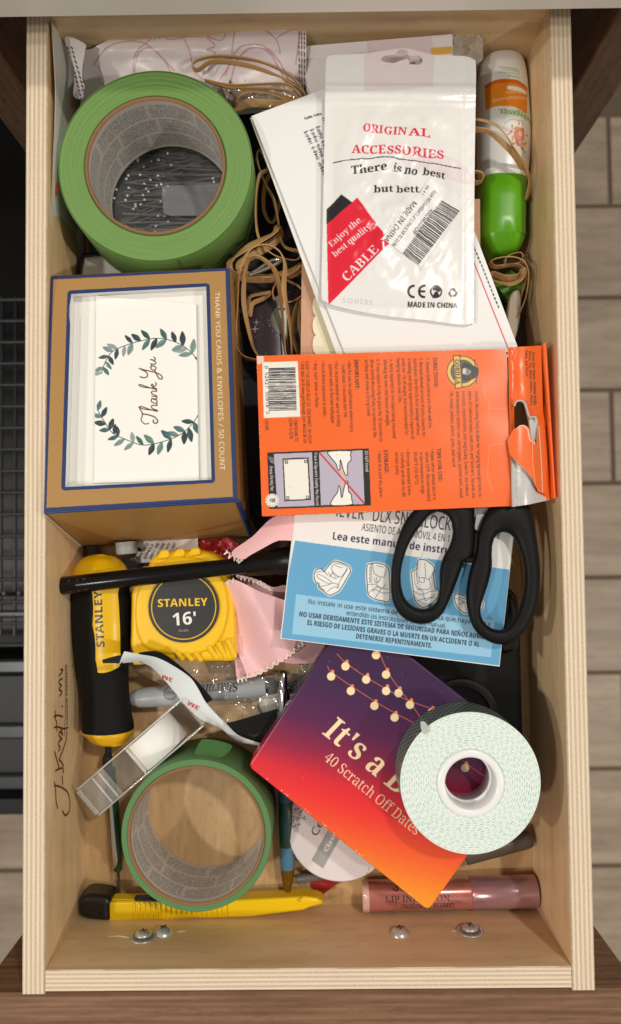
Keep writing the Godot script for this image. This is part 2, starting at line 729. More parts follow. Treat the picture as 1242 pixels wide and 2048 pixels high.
func build_room():
	# wood-look floor tiles, laid across, each with its own edges
	var sub := structure("floor", box_mesh(Vector3(-1.6, -0.79, -1.7), Vector3(1.6, -0.7735, 1.2)), mat(c8(112, 97, 82), 0.9))
	var tm := []
	for k in 4:
		var im := grain(256, 192, c8(190, 172, 150), c8(156, 138, 119), 0.006, 0.06, 40 + k, 0.12)
		tm.append(wood(im, 0.42, Vector3(1.9, 2.6, 2.6), {"uv1_offset": Vector3(0.37 * k, 0.0, 0.21 * k)}))
	var edge := [-0.8013 - 0.1565 * 3.0, 0.1565]
	var row := 0
	var z: float = edge[0]
	while z < 0.9:
		var offs: float = [0.0100, 0.0900, 0.2715, 0.3800, 0.0400, 0.2644][row % 6]
		var x := -2.2 + offs - 0.61
		while x < 1.5:
			var a := maxf(x + 0.003, -1.58)
			var b := minf(x + 0.61 - 0.003, 1.58)
			if b - a > 0.03 and (b > 0.28 or (a < -0.3 and z > -0.2)) and a < 1.0 and b > -1.3 and z > -1.0:
				part("tile", box_mesh(Vector3(a, -0.7735, z + 0.003), Vector3(b, -0.770 + 0.0004 * sin(row * 3.0 + x * 9.0), z + 0.1535), 0.002), tm[(row * 3 + int((x + 3.0) * 5.0)) % 4], sub)
			x += 0.61
		z += 0.1565
		row += 1
	# cabinet the drawer belongs to: two stiles with dark sides, and the worktop over it
	var brown := wood(grain(512, 256, c8(146, 108, 80), c8(100, 71, 50), 0.006, 0.30, 60, 0.15), 0.45, Vector3(2.6, 4.0, 4.0))
	M.brown = brown
	var im2 := grain(512, 256, c8(112, 84, 66), c8(82, 59, 45), 0.007, 0.30, 61, 0.35)
	im2.rotate_90(CLOCKWISE)
	M.brown_up = wood(im2, 0.5, Vector3(2.6, 2.6, 2.6))
	var cab := thing("base_cabinet", "dark brown wooden base cabinet that the open drawer slides out of", "cabinet", Vector3(0, -0.77, -0.6))
	part("stile", box_mesh(Vector3(0.186, -0.77, -0.575), Vector3(0.216, 0.099, -0.545), 0.001), M.brown_up, cab)
	part("stile", box_mesh(Vector3(-0.216, -0.77, -0.575), Vector3(-0.186, 0.099, -0.545), 0.001), M.brown_up, cab)
	part("end_panel", box_mesh(Vector3(0.1985, -0.77, -1.13), Vector3(0.216, 0.099, -0.5765), 0.001), M.brown_up, cab)
	part("end_panel", box_mesh(Vector3(-0.216, -0.77, -1.13), Vector3(-0.1985, 0.099, -0.5765), 0.001), M.brown_up, cab)
	part("rail", box_mesh(Vector3(-0.1855, 0.088, -0.575), Vector3(0.1855, 0.099, -0.5455), 0.001), M.brown, cab)
	var stone := relief(mat(c8(214, 206, 196), 0.35), 0.02, 0.01, 6.0)
	var top := thing("worktop", "pale grey-beige stone worktop edge above the open drawer", "worktop", Vector3(0, 0.102, -0.8))
	part("slab", box_mesh(Vector3(-1.3, 0.1025, -1.15), Vector3(0.26, 0.141, -0.5105), 0.0025), stone, top)
	# the open dishwasher beside the drawer
	var dw := thing("dishwasher", "open black dishwasher with a wire rack beside the drawer", "dishwasher", Vector3(-0.5, -0.77, -0.3))
	var blk := mat(c8(20, 20, 22), 0.35)
	part("tub_door", box_mesh(Vector3(-0.78, -0.42, -1.1), Vector3(-0.225, -0.38, 0.03), 0.004), mat(c8(13, 13, 14), 0.35, {"metallic": 0.3}), dw)
	part("door_edge", box_mesh(Vector3(-0.78, -0.40, 0.0305), Vector3(-0.225, -0.34, 0.052), 0.004), mat(c8(40, 41, 44), 0.35, {"metallic": 0.6}), dw)
	var rack := mat(c8(60, 62, 66), 0.3, {"metallic": 0.4})
	var bars := part("basket", box_mesh(Vector3(-0.70, -0.27, -0.175), Vector3(-0.222, -0.262, -0.168), 0.002), rack, dw)
	for i in 17:
		var zz := -0.485 + 0.0215 * i
		if zz < -0.14:
			part("wire", done([sweep([Vector3(-0.70, -0.262, zz), Vector3(-0.222, -0.262, zz)], [Vector2(0.0018, 0.0018)], 8)]), rack, dw)
	for i in 6:
		var xx := -0.236 - 0.014 * i
		part("wire", done([sweep([Vector3(xx, -0.266, -0.49), Vector3(xx, -0.266, -0.15)], [Vector2(0.0018, 0.0018)], 8)]), rack, dw)
		part("tine", done([sweep([Vector3(xx, -0.266, -0.19), Vector3(xx - 0.004, -0.215, -0.195)], [Vector2(0.0016, 0.0016)], 8)]), rack, dw)
	part("cutlery_bin", box_mesh(Vector3(-0.62, -0.378, -0.115), Vector3(-0.232, -0.26, -0.012), 0.004), mat(c8(30, 31, 34), 0.5), dw)
	part("bin_rim", box_mesh(Vector3(-0.63, -0.2595, -0.128), Vector3(-0.226, -0.252, -0.115), 0.002), mat(c8(60, 62, 66), 0.3, {"metallic": 0.5}), dw)
	part("bin_rim", box_mesh(Vector3(-0.63, -0.2595, -0.066), Vector3(-0.226, -0.252, -0.052), 0.002), rack, dw)
	part("bin_rim", box_mesh(Vector3(-0.63, -0.2595, -0.018), Vector3(-0.226, -0.252, -0.004), 0.002), rack, dw)

func ply(len_px: int, sd: int) -> ImageTexture:
	# the edge of birch plywood: nine veneers, alternately along and across
	var n := FastNoiseLite.new()
	n.seed = sd
	n.frequency = 1.0
	var w := 72
	var im := Image.create_empty(w, len_px, false, Image.FORMAT_RGB8)
	for y in len_px:
		for x in w:
			var wob := n.get_noise_2d(x * 0.01, y * 0.006) * 0.15
			var t := fposmod((float(x) / w + wob * 0.06) * 9.0, 2.0)
			var k := smoothstep(0.86, 1.0, t) - smoothstep(1.86, 2.0, t) if t < 2.0 else 0.0
			var light := c8(237, 218, 194).lerp(c8(225, 203, 175), 0.5 + n.get_noise_2d(x * 0.22, y * 0.012) * 0.9)
			var dark := c8(186, 165, 140).lerp(c8(216, 197, 172), 0.5 + n.get_noise_2d(x * 0.3 + 50.0, y * 0.35) * 1.1)
			var c := light.lerp(dark, clampf(k, 0.0, 1.0))
			if x < 2 or x > w - 3:
				c = c.darkened(0.12 + 0.1 * n.get_noise_2d(x, y * 0.1))
			im.set_pixel(x, y, c)
	return ImageTexture.create_from_image(im)

func build_drawer():
	var dr := thing("drawer", "open birch plywood drawer full of household odds and ends", "drawer", Vector3(0, -0.008, -0.27))
	var birch_im := grain(512, 256, c8(242, 212, 168), c8(216, 181, 136), 0.0040, 0.06, 21, 0.10)
	var birch := wood(birch_im, 0.38, Vector3(2.0, 3.0, 3.0))
	var floor_im := grain(512, 256, c8(214, 178, 130), c8(188, 150, 103), 0.005, 0.06, 22, 0.14, 0.08)
	floor_im.rotate_90(CLOCKWISE)
	var birch_floor := wood(floor_im, 0.42, Vector3(4.2, 3.0, 2.4))
	var h := RIM * 0.001
	var top_edge := mat_tex(ply(1024, 5), 0.62)
	var top_edge2 := mat_tex(ply(512, 6), 0.62)
	for s in [-1.0, 1.0]:
		var x0: float = 0.1405 * s
		var x1: float = 0.1525 * s
		var st := begin()
		var b := 0.0005
		var lo := Vector3(minf(x0, x1), -0.014, -0.549)
		var hi := Vector3(maxf(x0, x1), h - b, 0.0)
		box(st, lo, hi, 0.0)
		var te := begin()
		quad(te, Vector3(lo.x + b, h, -0.549), Vector3(hi.x - b, h, -0.549), Vector3(hi.x - b, h, -b), Vector3(lo.x + b, h, -b), Vector3.UP)
		quad(te, Vector3(lo.x + b, h, -0.549), Vector3(lo.x, h - b, -0.549), Vector3(lo.x, h - b, 0), Vector3(lo.x + b, h, -b), Vector3(-1, 1, 0), [Vector2(0.01, 0), Vector2(0.01, 0), Vector2(0.01, 1), Vector2(0.01, 1)])
		quad(te, Vector3(hi.x - b, h, -0.549), Vector3(hi.x, h - b, -0.549), Vector3(hi.x, h - b, 0), Vector3(hi.x - b, h, -b), Vector3(1, 1, 0), [Vector2(0.99, 0), Vector2(0.99, 0), Vector2(0.99, 1), Vector2(0.99, 1)])
		quad(te, Vector3(lo.x + b, h, -b), Vector3(hi.x - b, h, -b), Vector3(hi.x, h - b, 0), Vector3(lo.x, h - b, 0), Vector3(0, 1, 1), [Vector2(0, 0.99), Vector2(1, 0.99), Vector2(1, 1), Vector2(0, 1)])
		part("side_panel", done([st, te]), [birch, top_edge], dr)
	for zz in [[-0.0125, -0.0012, "front_panel"], [-0.549, -0.537, "back_panel"]]:
		var st := begin()
		box(st, Vector3(-0.1404, -0.014, zz[0]), Vector3(0.1404, h - 0.0009, zz[1]), 0.0)
		var te := begin()
		quad(te, Vector3(-0.1402, h - 0.0004, zz[0] + 0.0004), Vector3(0.1402, h - 0.0004, zz[0] + 0.0004), Vector3(0.1402, h - 0.0004, zz[1] - 0.0004), Vector3(-0.1402, h - 0.0004, zz[1] - 0.0004), Vector3.UP, [Vector2(0, 0), Vector2(0, 1), Vector2(1, 1), Vector2(1, 0)])
		quad(te, Vector3(-0.1402, h - 0.0004, zz[1] - 0.0004), Vector3(0.1402, h - 0.0004, zz[1] - 0.0004), Vector3(0.1402, h - 0.0009, zz[1]), Vector3(-0.1402, h - 0.0009, zz[1]), Vector3(0, 1, 1))
		quad(te, Vector3(-0.1402, h - 0.0004, zz[0] + 0.0004), Vector3(0.1402, h - 0.0004, zz[0] + 0.0004), Vector3(0.1402, h - 0.0009, zz[0]), Vector3(-0.1402, h - 0.0009, zz[0]), Vector3(0, 1, -1))
		var fp := part(zz[2], done([st, te]), [birch, top_edge2], dr)
		if zz[2] == "front_panel":
			for s in [[287, 1875, 0.45], [327, 1866, 1.2], [800, 1867, 0.1], [940, 1863, -0.5]]:
				screw(at_z(s[0], s[1], -12.5), s[2], fp, s[0] != 327 and s[0] != 800)
	for s in [[214, 1873, 264, 1876, 1.2], [903, 1862, 934, 1863, 1.0], [352, 1864, 372, 1862, 0.8]]:
		part("splinter", done([sweep([at_z(s[0], s[1], -12.7), at_z((s[0] + s[2]) * 0.5, s[1] - 1.0, -12.9), at_z(s[2], s[3], -12.7)], [Vector2(0.0001, 0.0001), Vector2(0.0004, 0.0003) * s[4], Vector2(0.0001, 0.0001)], 6)]), mat(c8(238, 220, 186), 0.8), dr)
	part("bottom_panel", box_mesh(Vector3(-0.1404, -0.008, -0.5369), Vector3(0.1404, 0.0, -0.0126)), birch_floor, dr)
	part("drawer_face", box_mesh(Vector3(-0.178, -0.13, 0.0004), Vector3(0.178, 0.0685, 0.0215), 0.0015), M.brown, dr)
	# the maker's name, written in brown on the side panel
	var o := at_x(150, 1640, -HALF)
	var a := Vector3(-0.1402, 0.009, o.z)
	var pr := sheet_print(Vector3(-0.1402, 0.066, o.z), Vector3(-0.1402, 0.066, at_x(120, 1300, -HALF).z), Vector3(-0.1402, 0.006, o.z), 5.0, Color(0.36, 0.2, 0.1, 0.0))
	var ink := c8(98, 58, 28)
	var wr := func(zs, wd): pr.pen(hand(pr, curve(zs, 8)), wd * 1.75, ink)
	var q := func(l): return Z(100, 1380, 3.88, l)
	for l in [[60, 915, 48, 850, 45, 770, 35, 715], [35, 740, 80, 750, 135, 790, 155, 860, 150, 940, 120, 972, 100, 940], [100, 728, 97, 668], [45, 625, 75, 610, 100, 607, 107, 640], [72, 605, 55, 540, 37, 478], [72, 540, 100, 470, 125, 390, 133, 320], [72, 540, 90, 560, 107, 590], [70, 470, 80, 445, 66, 420, 75, 395, 95, 380], [95, 380, 70, 350, 78, 325, 96, 330, 98, 350, 85, 318, 100, 300], [35, 290, 60, 285, 110, 300, 140, 290], [55, 315, 52, 240], [32, 205, 60, 195, 100, 205], [45, 235, 42, 165], [95, 128, 99, 124]]:
		wr.call(q.call(l), 6.0)
	var q2 := func(l): return Z(80, 1060, 3.88, l)
	for l in [[155, 1285, 172, 1255, 150, 1235, 168, 1205], [168, 1205, 150, 1185, 152, 1165, 175, 1150], [150, 1130, 165, 1110, 178, 1085, 160, 1080]]:
		wr.call(q2.call(l), 6.0)
	pr.pen(hand(pr, q2.call([192, 1600, 200, 1320, 197, 1040])), 6.0, ink)
	pr.text_at("CUSTOM CABINETS", pr_x(pr, q2.call([217, 1510])[0]), pr_x(pr, q2.call([212, 1040])[0]), 20.0, ink, "sansbold")
	pr.pen(hand(pr, q2.call([243, 1060, 270, 1020, 285, 975])), 3.0, ink)
	var st := begin()
	quad(st, pr.o, pr.o + pr.ex * pr.w, pr.o + pr.ex * pr.w + pr.ey * pr.h, pr.o + pr.ey * pr.h, Vector3.RIGHT)
	part("handwriting", done([st]), mat_tex(pr.tex(), 0.6, {"transparency": BaseMaterial3D.TRANSPARENCY_ALPHA}), dr)

func pr_x(pr: Print, p: Vector2) -> Vector2:
	var w := at_x(p.x, p.y, -140.2)
	return Vector2((w - pr.o).dot(pr.ex) * pr.k, (w - pr.o).dot(pr.ey) * pr.k)

func hand(pr: Print, pts) -> Array:
	var r := []
	for p in pts:
		r.append(pr_x(pr, p))
	return r

func screw(p: Vector3, slot: float, parent: Node3D, washer: bool) -> void:
	var steel := mat(c8(214, 212, 208), 0.32, {"metallic": 0.65})
	var xf := Transform3D(Basis(Vector3.RIGHT, -PI / 2.0), p)
	var st: SurfaceTool
	var prof := [Vector2(0.0062, 0.0), Vector2(0.0062, 0.0012), Vector2(0.0052, 0.0016), Vector2(0.0046, 0.0028), Vector2(0.0032, 0.0038), Vector2(0.0012, 0.0042), Vector2(0.00001, 0.0042)]
	if not washer:
		prof = [Vector2(0.0058, 0.0), Vector2(0.0057, 0.0006), Vector2(0.0050, 0.0018), Vector2(0.0036, 0.0030), Vector2(0.0018, 0.0036), Vector2(0.00001, 0.0037)]
	st = lathe(prof, 28, xf, false)
	var o := part("screw", done([st]), steel, parent)
	var cross := begin()
	var top: float = prof[-1].y + 0.0001
	for k in 2:
		box(cross, Vector3(-0.0022, top - 0.0012, -0.0004), Vector3(0.0022, top, 0.0004), 0.0, xf * Transform3D(Basis(Vector3.UP, slot + PI * 0.5 * k), Vector3.ZERO))
	part("recess", done([cross]), mat(c8(40, 38, 36), 0.5), o)
	if washer:
		part("washer", done([lathe([Vector2(0.0068, 0.0), Vector2(0.0078, 0.0002), Vector2(0.0078, 0.0009), Vector2(0.0066, 0.0011), Vector2(0.0060, 0.0008)], 28, xf, false)]), steel, o)

const WHITE := Color(0.93, 0.925, 0.915)

func fl(h) -> Callable:
	return func(_u, _v): return h

# height that varies linearly: h0 at (u0, v0), du per 100 px right, dv per 100 px down
func slope(h0, u0, v0, du, dv) -> Callable:
	return func(u, v): return h0 + (u - u0) * du * 0.01 + (v - v0) * dv * 0.01

func crumple(h0, amp, freq, sd, du := 0.0, dv := 0.0, u0 := 0.0, v0 := 0.0) -> Callable:
	return func(u, v): return h0 + (u - u0) * du * 0.01 + (v - v0) * dv * 0.01 + amp * (noise.get_noise_2d(u * freq + sd, v * freq - sd) + 0.6 * absf(noise.get_noise_2d(u * freq * 2.3 - sd, v * freq * 2.3 + sd * 2.0)))

func tape_roll(called: String, label: String, c: Vector3, r_out: float, r_in: float, h: float, col: Color, sd: int, layers: float, tilt := 0.0) -> Node3D:
	# c: centre of the upper face; radii and height in metres
	var t := thing(called, label, "tape roll", c - Vector3(0, h, 0), "rolls of green masking tape")
	var xf := Transform3D(Basis(Vector3(1, 0, 0.4).normalized(), tilt), c)
	var r1 := r_in + 0.0017
	# the wound edge: fine rings of slightly different height
	var prof := [Vector2(r1, -h), Vector2(r1, -0.0004)]
	var n := int((r_out - r1) / layers)
	var g := RandomNumberGenerator.new()
	g.seed = sd
	for i in n:
		var r := r1 + (r_out - r1) * (i + 0.5) / n
		prof.append(Vector2(r, -0.0003 + 0.00028 * g.randf()))
	prof.append(Vector2(r_out - 0.0004, -0.0002))
	prof.append(Vector2(r_out, -0.0008))
	prof.append(Vector2(r_out, -h + 0.0005))
	var wound := Image.create_empty(512, 256, false, Image.FORMAT_RGB8)
	var ring := RandomNumberGenerator.new()
	ring.seed = sd + 100
	for y in 256:
		var tone := 0.93 + 0.07 * ring.randf()
		for x in 512:
			var q := tone * (0.97 + 0.05 * noise.get_noise_2d(x * 0.02 + sd, y * 0.09))
			wound.set_pixel(x, y, Color(q, q, q * 0.98))
	for i in 130:
		var px := ring.randi_range(0, 508)
		var py := ring.randi_range(0, 253)
		var pc := Color(1.0, 1.0, 0.95) if ring.randf() < 0.5 else Color(0.72, 0.74, 0.66)
		wound.fill_rect(Rect2i(px, py, ring.randi_range(1, 3), ring.randi_range(1, 2)), pc)
	var face := mat_tex(ImageTexture.create_from_image(wound), 0.62, {"texture_repeat": true})
	face.albedo_color = col.lightened(0.03)
	part("tape", done([lathe(prof, 128, xf)]), face, t)
	part("cardboard_core", done([lathe([Vector2(r_in + 0.0002, -h), Vector2(r_in + 0.0002, 0.0006), Vector2(r1 - 0.0001, 0.0006), Vector2(r1 - 0.0001, -h)], 128, xf)]), relief(mat(c8(140, 104, 70), 0.85), 0.1, 0.02, 14.0), t)
	# the printed paper inside the core
	var im := Image.create_empty(2048, 384, false, Image.FORMAT_RGBA8)
	im.fill(c8(196, 190, 183))
	var pr := Print.new()
	pr.host = self
	pr.im = im
	var words := "www.frogtape.com FOR BEST RESULTS REMOVE TAPE SLOWLY AT AN ANGLE WITHIN 21 DAYS apply to clean dry smooth surfaces press edges firmly do not use on lacquer CINTA PARA PINTORES quite la cinta lentamente en un angulo RUBAN DE MASQUAGE retirer lentement multi-surface painters tape with paintblock technology "
	for band in 3:
		var x := 30.0 + 130.0 * band
		while x < 1950.0:
			var wide := minf(g.randf_range(180.0, 420.0), 2030.0 - x)
			if g.randf() < 0.07:
				im.fill_rect(Rect2i(int(x), 22 + band * 118, 150, 92), c8(58, 84, 66))
				pr.text_at("FROGTAPE", Vector2(x + 8, 84 + band * 118), Vector2(x + 142, 84 + band * 118), 34.0, c8(205, 222, 200), "sansbold")
				wide = 150.0
			else:
				for k in 6:
					var y := 38.0 + band * 118 + k * 17.0
					var s := g.randi_range(0, 200)
					var e := s + int(wide / 9.0)
					pr.text_at(words.substr(s, e - s), Vector2(x, y), Vector2(x + wide - (g.randf() * 60.0 if k == 5 else 0.0), y), 12.0, c8(104, 101, 98), "sansbold")
			x += wide + 16.0
	im.resize(1536, 288, Image.INTERPOLATE_BILINEAR)
	var lm := mat_tex(ImageTexture.create_from_image(im), 0.6, {"texture_repeat": true})
	var ls := lathe([Vector2(r_in, -0.0012), Vector2(r_in, -h)], 128, xf, false)
	part("core_label", done([ls]), lm, t)
	return t

func band(pts: Array, w: float, label: String, twist := [], th := 0.75) -> void:
	# a rubber band: closed loop of [u, v, h] with a flat section, w mm wide
	var p3 := []
	for p in pts:
		p3.append(at(p[0], p[1], p[2]))
	var path := curve(p3, 7, true)
	var tw := []
	for i in path.size():
		var f := float(i) / path.size() * pts.size()
		if twist.is_empty():
			tw.append(0.5 * sin(f * 1.3))
		else:
			tw.append(lerpf(twist[int(f) % twist.size()], twist[(int(f) + 1) % twist.size()], fposmod(f, 1.0)))
	var o := part("rubber_band", done([sweep(path, [Vector2(th * 0.0005, w * 0.0005)], 12, Vector3.UP, 4.5, null, true, true, tw)]), M.rubber)
	tag(o, label, "rubber band", "loose tan rubber bands")

func build_back():
	M.rubber = mat(c8(188, 148, 98), 0.5, {"metallic_specular": 0.45})
	relief(M.rubber, 0.05, 0.02, 20.0)
	M.paper = mat(WHITE, 0.6)
	M.black_plastic = mat(c8(24, 24, 25), 0.38)
	# dark nylon pouch that lies under the middle of the heap
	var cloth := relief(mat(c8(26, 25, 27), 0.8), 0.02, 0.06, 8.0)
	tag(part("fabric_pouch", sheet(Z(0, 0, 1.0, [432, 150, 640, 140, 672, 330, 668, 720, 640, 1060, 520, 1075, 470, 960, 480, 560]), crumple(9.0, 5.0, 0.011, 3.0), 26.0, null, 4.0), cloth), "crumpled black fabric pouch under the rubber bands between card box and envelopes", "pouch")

	# bent white carton flap against the side
	var up := curve([at(103, 40, 69), at(109, 120, 68), at(112, 198, 67), at(107, 330, 66), at(101, 456, 64)], 5)
	var dn := curve([at(152, 130, 12), at(160, 190, 10), at(166, 250, 9), at(166, 390, 8), at(166, 545, 6)], 5)
	var st := begin()
	var bk := begin()
	var tck := Vector3(-0.0007, -0.0003, 0)
	for i in up.size() - 1:
		var rows := 6
		for j in rows:
			var f := func(a: int, b: int): return (up[a] as Vector3).lerp(dn[a], float(b) / rows) + Vector3(0.0022 * sin(a * 0.55) * sin(PI * b / rows), 0, 0)
			var a: Vector3 = f.call(i, j)
			var b: Vector3 = f.call(i + 1, j)
			var c: Vector3 = f.call(i + 1, j + 1)
			var d: Vector3 = f.call(i, j + 1)
			quad(st, a, b, c, d, Vector3(1, 0.5, 0), [], true)
			quad(bk, a + tck, b + tck, c + tck, d + tck, Vector3(-1, -0.5, 0), [], true)
			if j == 0:
				quad(bk, a, b, b + tck, a + tck, Vector3.UP)
	var fl0 := thing("carton_flap", "bent white cardboard carton flap standing against the plywood side behind the large green tape roll", "carton", at(130, 300, 0))
	part("board", done([st, bk]), [relief(mat(c8(214, 214, 208), 0.6), 0.02, 0.03, 8.0), mat(c8(176, 160, 134), 0.8)], fl0)
	part("red_print", sheet(Z(0, 0, 1.0, [107, 372, 113, 362, 117, 378, 112, 392]), fl(61.0), 30.0, null, 0.2), mat(c8(176, 30, 28), 0.5), fl0)
	tag(part("power_bank", plate(curve(Z(0, 0, 1.0, [166, 520, 178, 512, 230, 508, 262, 515, 264, 575, 170, 578]), 4, true), 26.0, 4.0, 2.5), mat(c8(218, 220, 217), 0.4)), "white rounded power bank tucked between big green tape roll and thank-you box", "power bank")
	tag(part("phone_case", plate(curve(Z(0, 0, 1.0, [160, 516, 174, 505, 236, 501, 272, 510, 275, 585, 160, 590]), 4, true), 21.0, 2.0, 1.5), M.black_plastic), "black rim of a phone case under the white power bank", "phone case")

	# mailer
	var pr := sheet_print(at(125, 22, 50), at(640, 22, 50), at(125, 240, 50), 3.2, c8(226, 214, 216))
	var pk := c8(196, 150, 160)
	var zz := func(l): return Z(100, 20, 2.3, l)
	for l in [[370, 270, 375, 230, 400, 180, 450, 165, 500, 190, 540, 240, 560, 290], [330, 300, 360, 260, 380, 190, 430, 150, 500, 100, 560, 80, 620, 90, 650, 110, 600, 125, 540, 130, 530, 105, 580, 85, 640, 100], [180, 205, 260, 160, 350, 130, 420, 140, 500, 190, 560, 240], [200, 210, 215, 250, 210, 290, 260, 290, 330, 272], [800, 260, 830, 220, 880, 185, 950, 178, 1010, 200, 1060, 240, 1100, 300], [820, 300, 840, 240, 900, 195, 960, 190, 1020, 215, 1070, 280], [860, 60, 850, 130, 835, 210, 800, 250, 740, 300, 700, 330], [940, 30, 970, 90, 1040, 160, 1060, 210], [1040, 160, 1100, 120, 1180, 100], [800, 28, 860, 60, 920, 50, 960, 30], [710, 30, 750, 50, 715, 75, 760, 110, 720, 120, 760, 170, 720, 180, 760, 200, 690, 260], [615, 130, 640, 180, 650, 240, 690, 270], [780, 70, 810, 120, 790, 150, 740, 130, 720, 105], [1140, 30, 1150, 120, 1130, 240], [110, 330, 200, 340, 260, 310, 330, 300]]:
		pr.line(curve(zz.call(l), 6), 2.3, pk)
	var dash := func(l, n, wd, col): 
		var q: PackedVector2Array = zz.call(l)
		for i in n:
			var a: Vector2 = q[0].lerp(q[1], (i + 0.2) / n)
			pr.line([a, q[0].lerp(q[1], (i + 0.7) / n)], wd, col)
	dash.call([870, 55, 1130, 25], 22, 1.6, c8(60, 48, 60))
	dash.call([470, 130, 860, 62], 18, 1.2, c8(140, 110, 124))
	for k in 3:
		dash.call([1146 + k * 12, 60, 1146 + k * 12, 350], 15, 2.2, c8(92, 66, 80))
	pr.text("210424-5061", 363, 131, 247, 137, 6.5, c8(50, 44, 48), "sansbold")
	var mail := thing("mailing_bag", "white plastic mailing bag with pink curvy line print and black dashes at the back", "mailing bag", at(390, 120, 20))
	var mh := func(u, v): return 46.0 + (u - 170.0) * 0.02 - maxf(0.0, v - 95.0) * 0.17 - maxf(0.0, u - 560.0) * 0.05 + 2.6 * noise.get_noise_2d(u * 0.006 + 2.0, v * 0.008) + 0.3 * absf(noise.get_noise_2d(u * 0.05, v * 0.02 + 9.0))
	var film := mat_tex(pr.tex(), 0.33)
	part("film", sheet(Z(0, 0, 1.0, [168, 100, 182, 98, 250, 62, 320, 42, 385, 32, 470, 18, 612, 20, 613, 165, 612, 215, 420, 235, 160, 215, 166, 160]), mh, 11.0, pr, 0.4), [film, mat(c8(200, 190, 192), 0.5)], mail)
	var strip := sheet_print(at(128, 60, 56), at(180, 60, 56), at(128, 200, 56), 3.2, c8(224, 214, 216))
	for k in 12:
		for q in 2:
			var p := Z(100, 20, 2.3, [78 + k * 4.5 + q * 20, 170 + k * 19, 84 + k * 4.5 + q * 20, 178 + k * 19])
			strip.line(p, 2.6, c8(64, 52, 60))
	part("seal_strip", sheet(curve(Z(100, 20, 2.3, [70, 150, 85, 122, 160, 155, 160, 190, 150, 260, 150, 330, 158, 345, 150, 405, 108, 395, 112, 320, 105, 250]), 4, true), func(u, v): return 57.0 - (v - 75.0) * 0.06 + 0.7 * sin(v * 0.06 + u * 0.05), 9.0, strip, 0.4), [mat_tex(strip.tex(), 0.4), mat(c8(200, 190, 192), 0.5)], mail)

	# silvery wrapper and a bit of black beside it
	var fp := sheet_print(at(430, 140, 38), at(615, 140, 38), at(430, 215, 38), 3.0, c8(205, 200, 196))
	fp.text("K 7 E", 472, 158, 492, 158, 7, c8(40, 38, 40), "sansbold")
	fp.text("S E 8", 465, 190, 462, 168, 6, c8(40, 38, 40), "sansbold")
	tag(part("foil_wrapper", sheet(Z(0, 0, 1.0, [440, 160, 500, 148, 600, 158, 612, 196, 560, 214, 490, 214, 452, 196]), crumple(39.0, 6.0, 0.03, 8.0), 6.0, fp, 0.3), [mat_tex(fp.tex(), 0.18, {"metallic": 0.55}), mat(c8(190, 186, 182), 0.3, {"metallic": 0.5})]), "crumpled shiny silver wrapper beside the big green tape roll", "wrapper")
	tag(part("hair_clip", plate(curve(Z(0, 0, 1.0, [415, 168, 440, 162, 452, 180, 440, 205, 420, 200]), 4, true), 36.0, 8.0, 3.0), M.black_plastic), "small black plastic clip half under the silver wrapper", "hair clip")
	tag(part("spool", done([sweep([at(622, 150, 30), at(640, 200, 30)], [Vector2(0.009, 0.009)], 20, Vector3.UP, 2.6)]), relief(M.black_plastic.duplicate(), 0.05, 0.05, 10.0)), "dark round spool showing between pink-printed mailing bag and white envelope", "spool")

	# papers at the back right
	var pp := sheet_print(at(600, 60, 44), at(920, 60, 50), at(600, 220, 44), 2.5, c8(232, 226, 228))
	pp.poly(Z(0, 0, 1.0, [728, 60, 860, 50, 870, 120, 740, 130]), c8(226, 208, 212))
	pp.poly(Z(0, 0, 1.0, [862, 97, 905, 93, 905, 106, 862, 110]), c8(226, 176, 84))
	tag(part("folded_paper", sheet(Z(0, 0, 1.0, [612, 92, 905, 68, 908, 230, 614, 240]), slope(47.0, 612, 92, 1.0, -6.0), 60.0, pp, 1.0), [mat_tex(pp.tex(), 0.6), M.paper]), "folded white leaflet behind the zip bag, pinkish with an orange strip", "leaflet")
	tag(part("clear_bag", sheet(Z(0, 0, 1.0, [905, 70, 950, 62, 966, 72, 966, 118, 955, 130, 906, 128]), crumple(48.0, 5.0, 0.022, 5.0), 5.0, null, 0.2), mat(Color(0.85, 0.82, 0.78, 0.34), 0.2, {"transparency": BaseMaterial3D.TRANSPARENCY_ALPHA})), "crumpled clear plastic bag corner above the white and green bottle", "plastic bag")

	# the case of hair pins under the tape roll
	var cs := thing("pin_case", "clear plastic case of dark hair pins seen through the large green tape roll", "case", at(330, 370, 0))
	part("tray", plate(Z(0, 0, 1.0, [180, 205, 480, 205, 488, 540, 176, 545]), 6.0, 1.0, 1.0), mat(c8(30, 31, 33), 0.4), cs)
	var pins := begin()
	var g := RandomNumberGenerator.new()
	g.seed = 5
	for i in 150:
		var u := g.randf_range(215, 400)
		var v := g.randf_range(300, 505)
		var ang := g.randf_range(-0.12, 0.12) if g.randf() < 0.7 else g.randf_range(-0.5, 0.35)
		var ln := g.randf_range(70, 120)
		var h := g.randf_range(6.5, 9.5)
		var a := at(u, v, h)
		var b := at(u + cos(ang) * ln, v + sin(ang) * ln, h + g.randf_range(-0.5, 0.8))
		var d := (b - a).normalized() * g.randf_range(0.0005, 0.0011)
		var s := d.cross(Vector3.UP)
		quad(pins, a - s * 0.5, a + s * 0.5, b + s * 0.5, b - s * 0.5, Vector3.UP)
		quad(pins, a - s * 0.5, b - s * 0.5, b - s * 0.5 + Vector3(0, -0.0006, 0), a - s * 0.5 + Vector3(0, -0.0006, 0), -s)
		quad(pins, a + s * 0.5, b + s * 0.5, b + s * 0.5 + Vector3(0, -0.0006, 0), a + s * 0.5 + Vector3(0, -0.0006, 0), s)
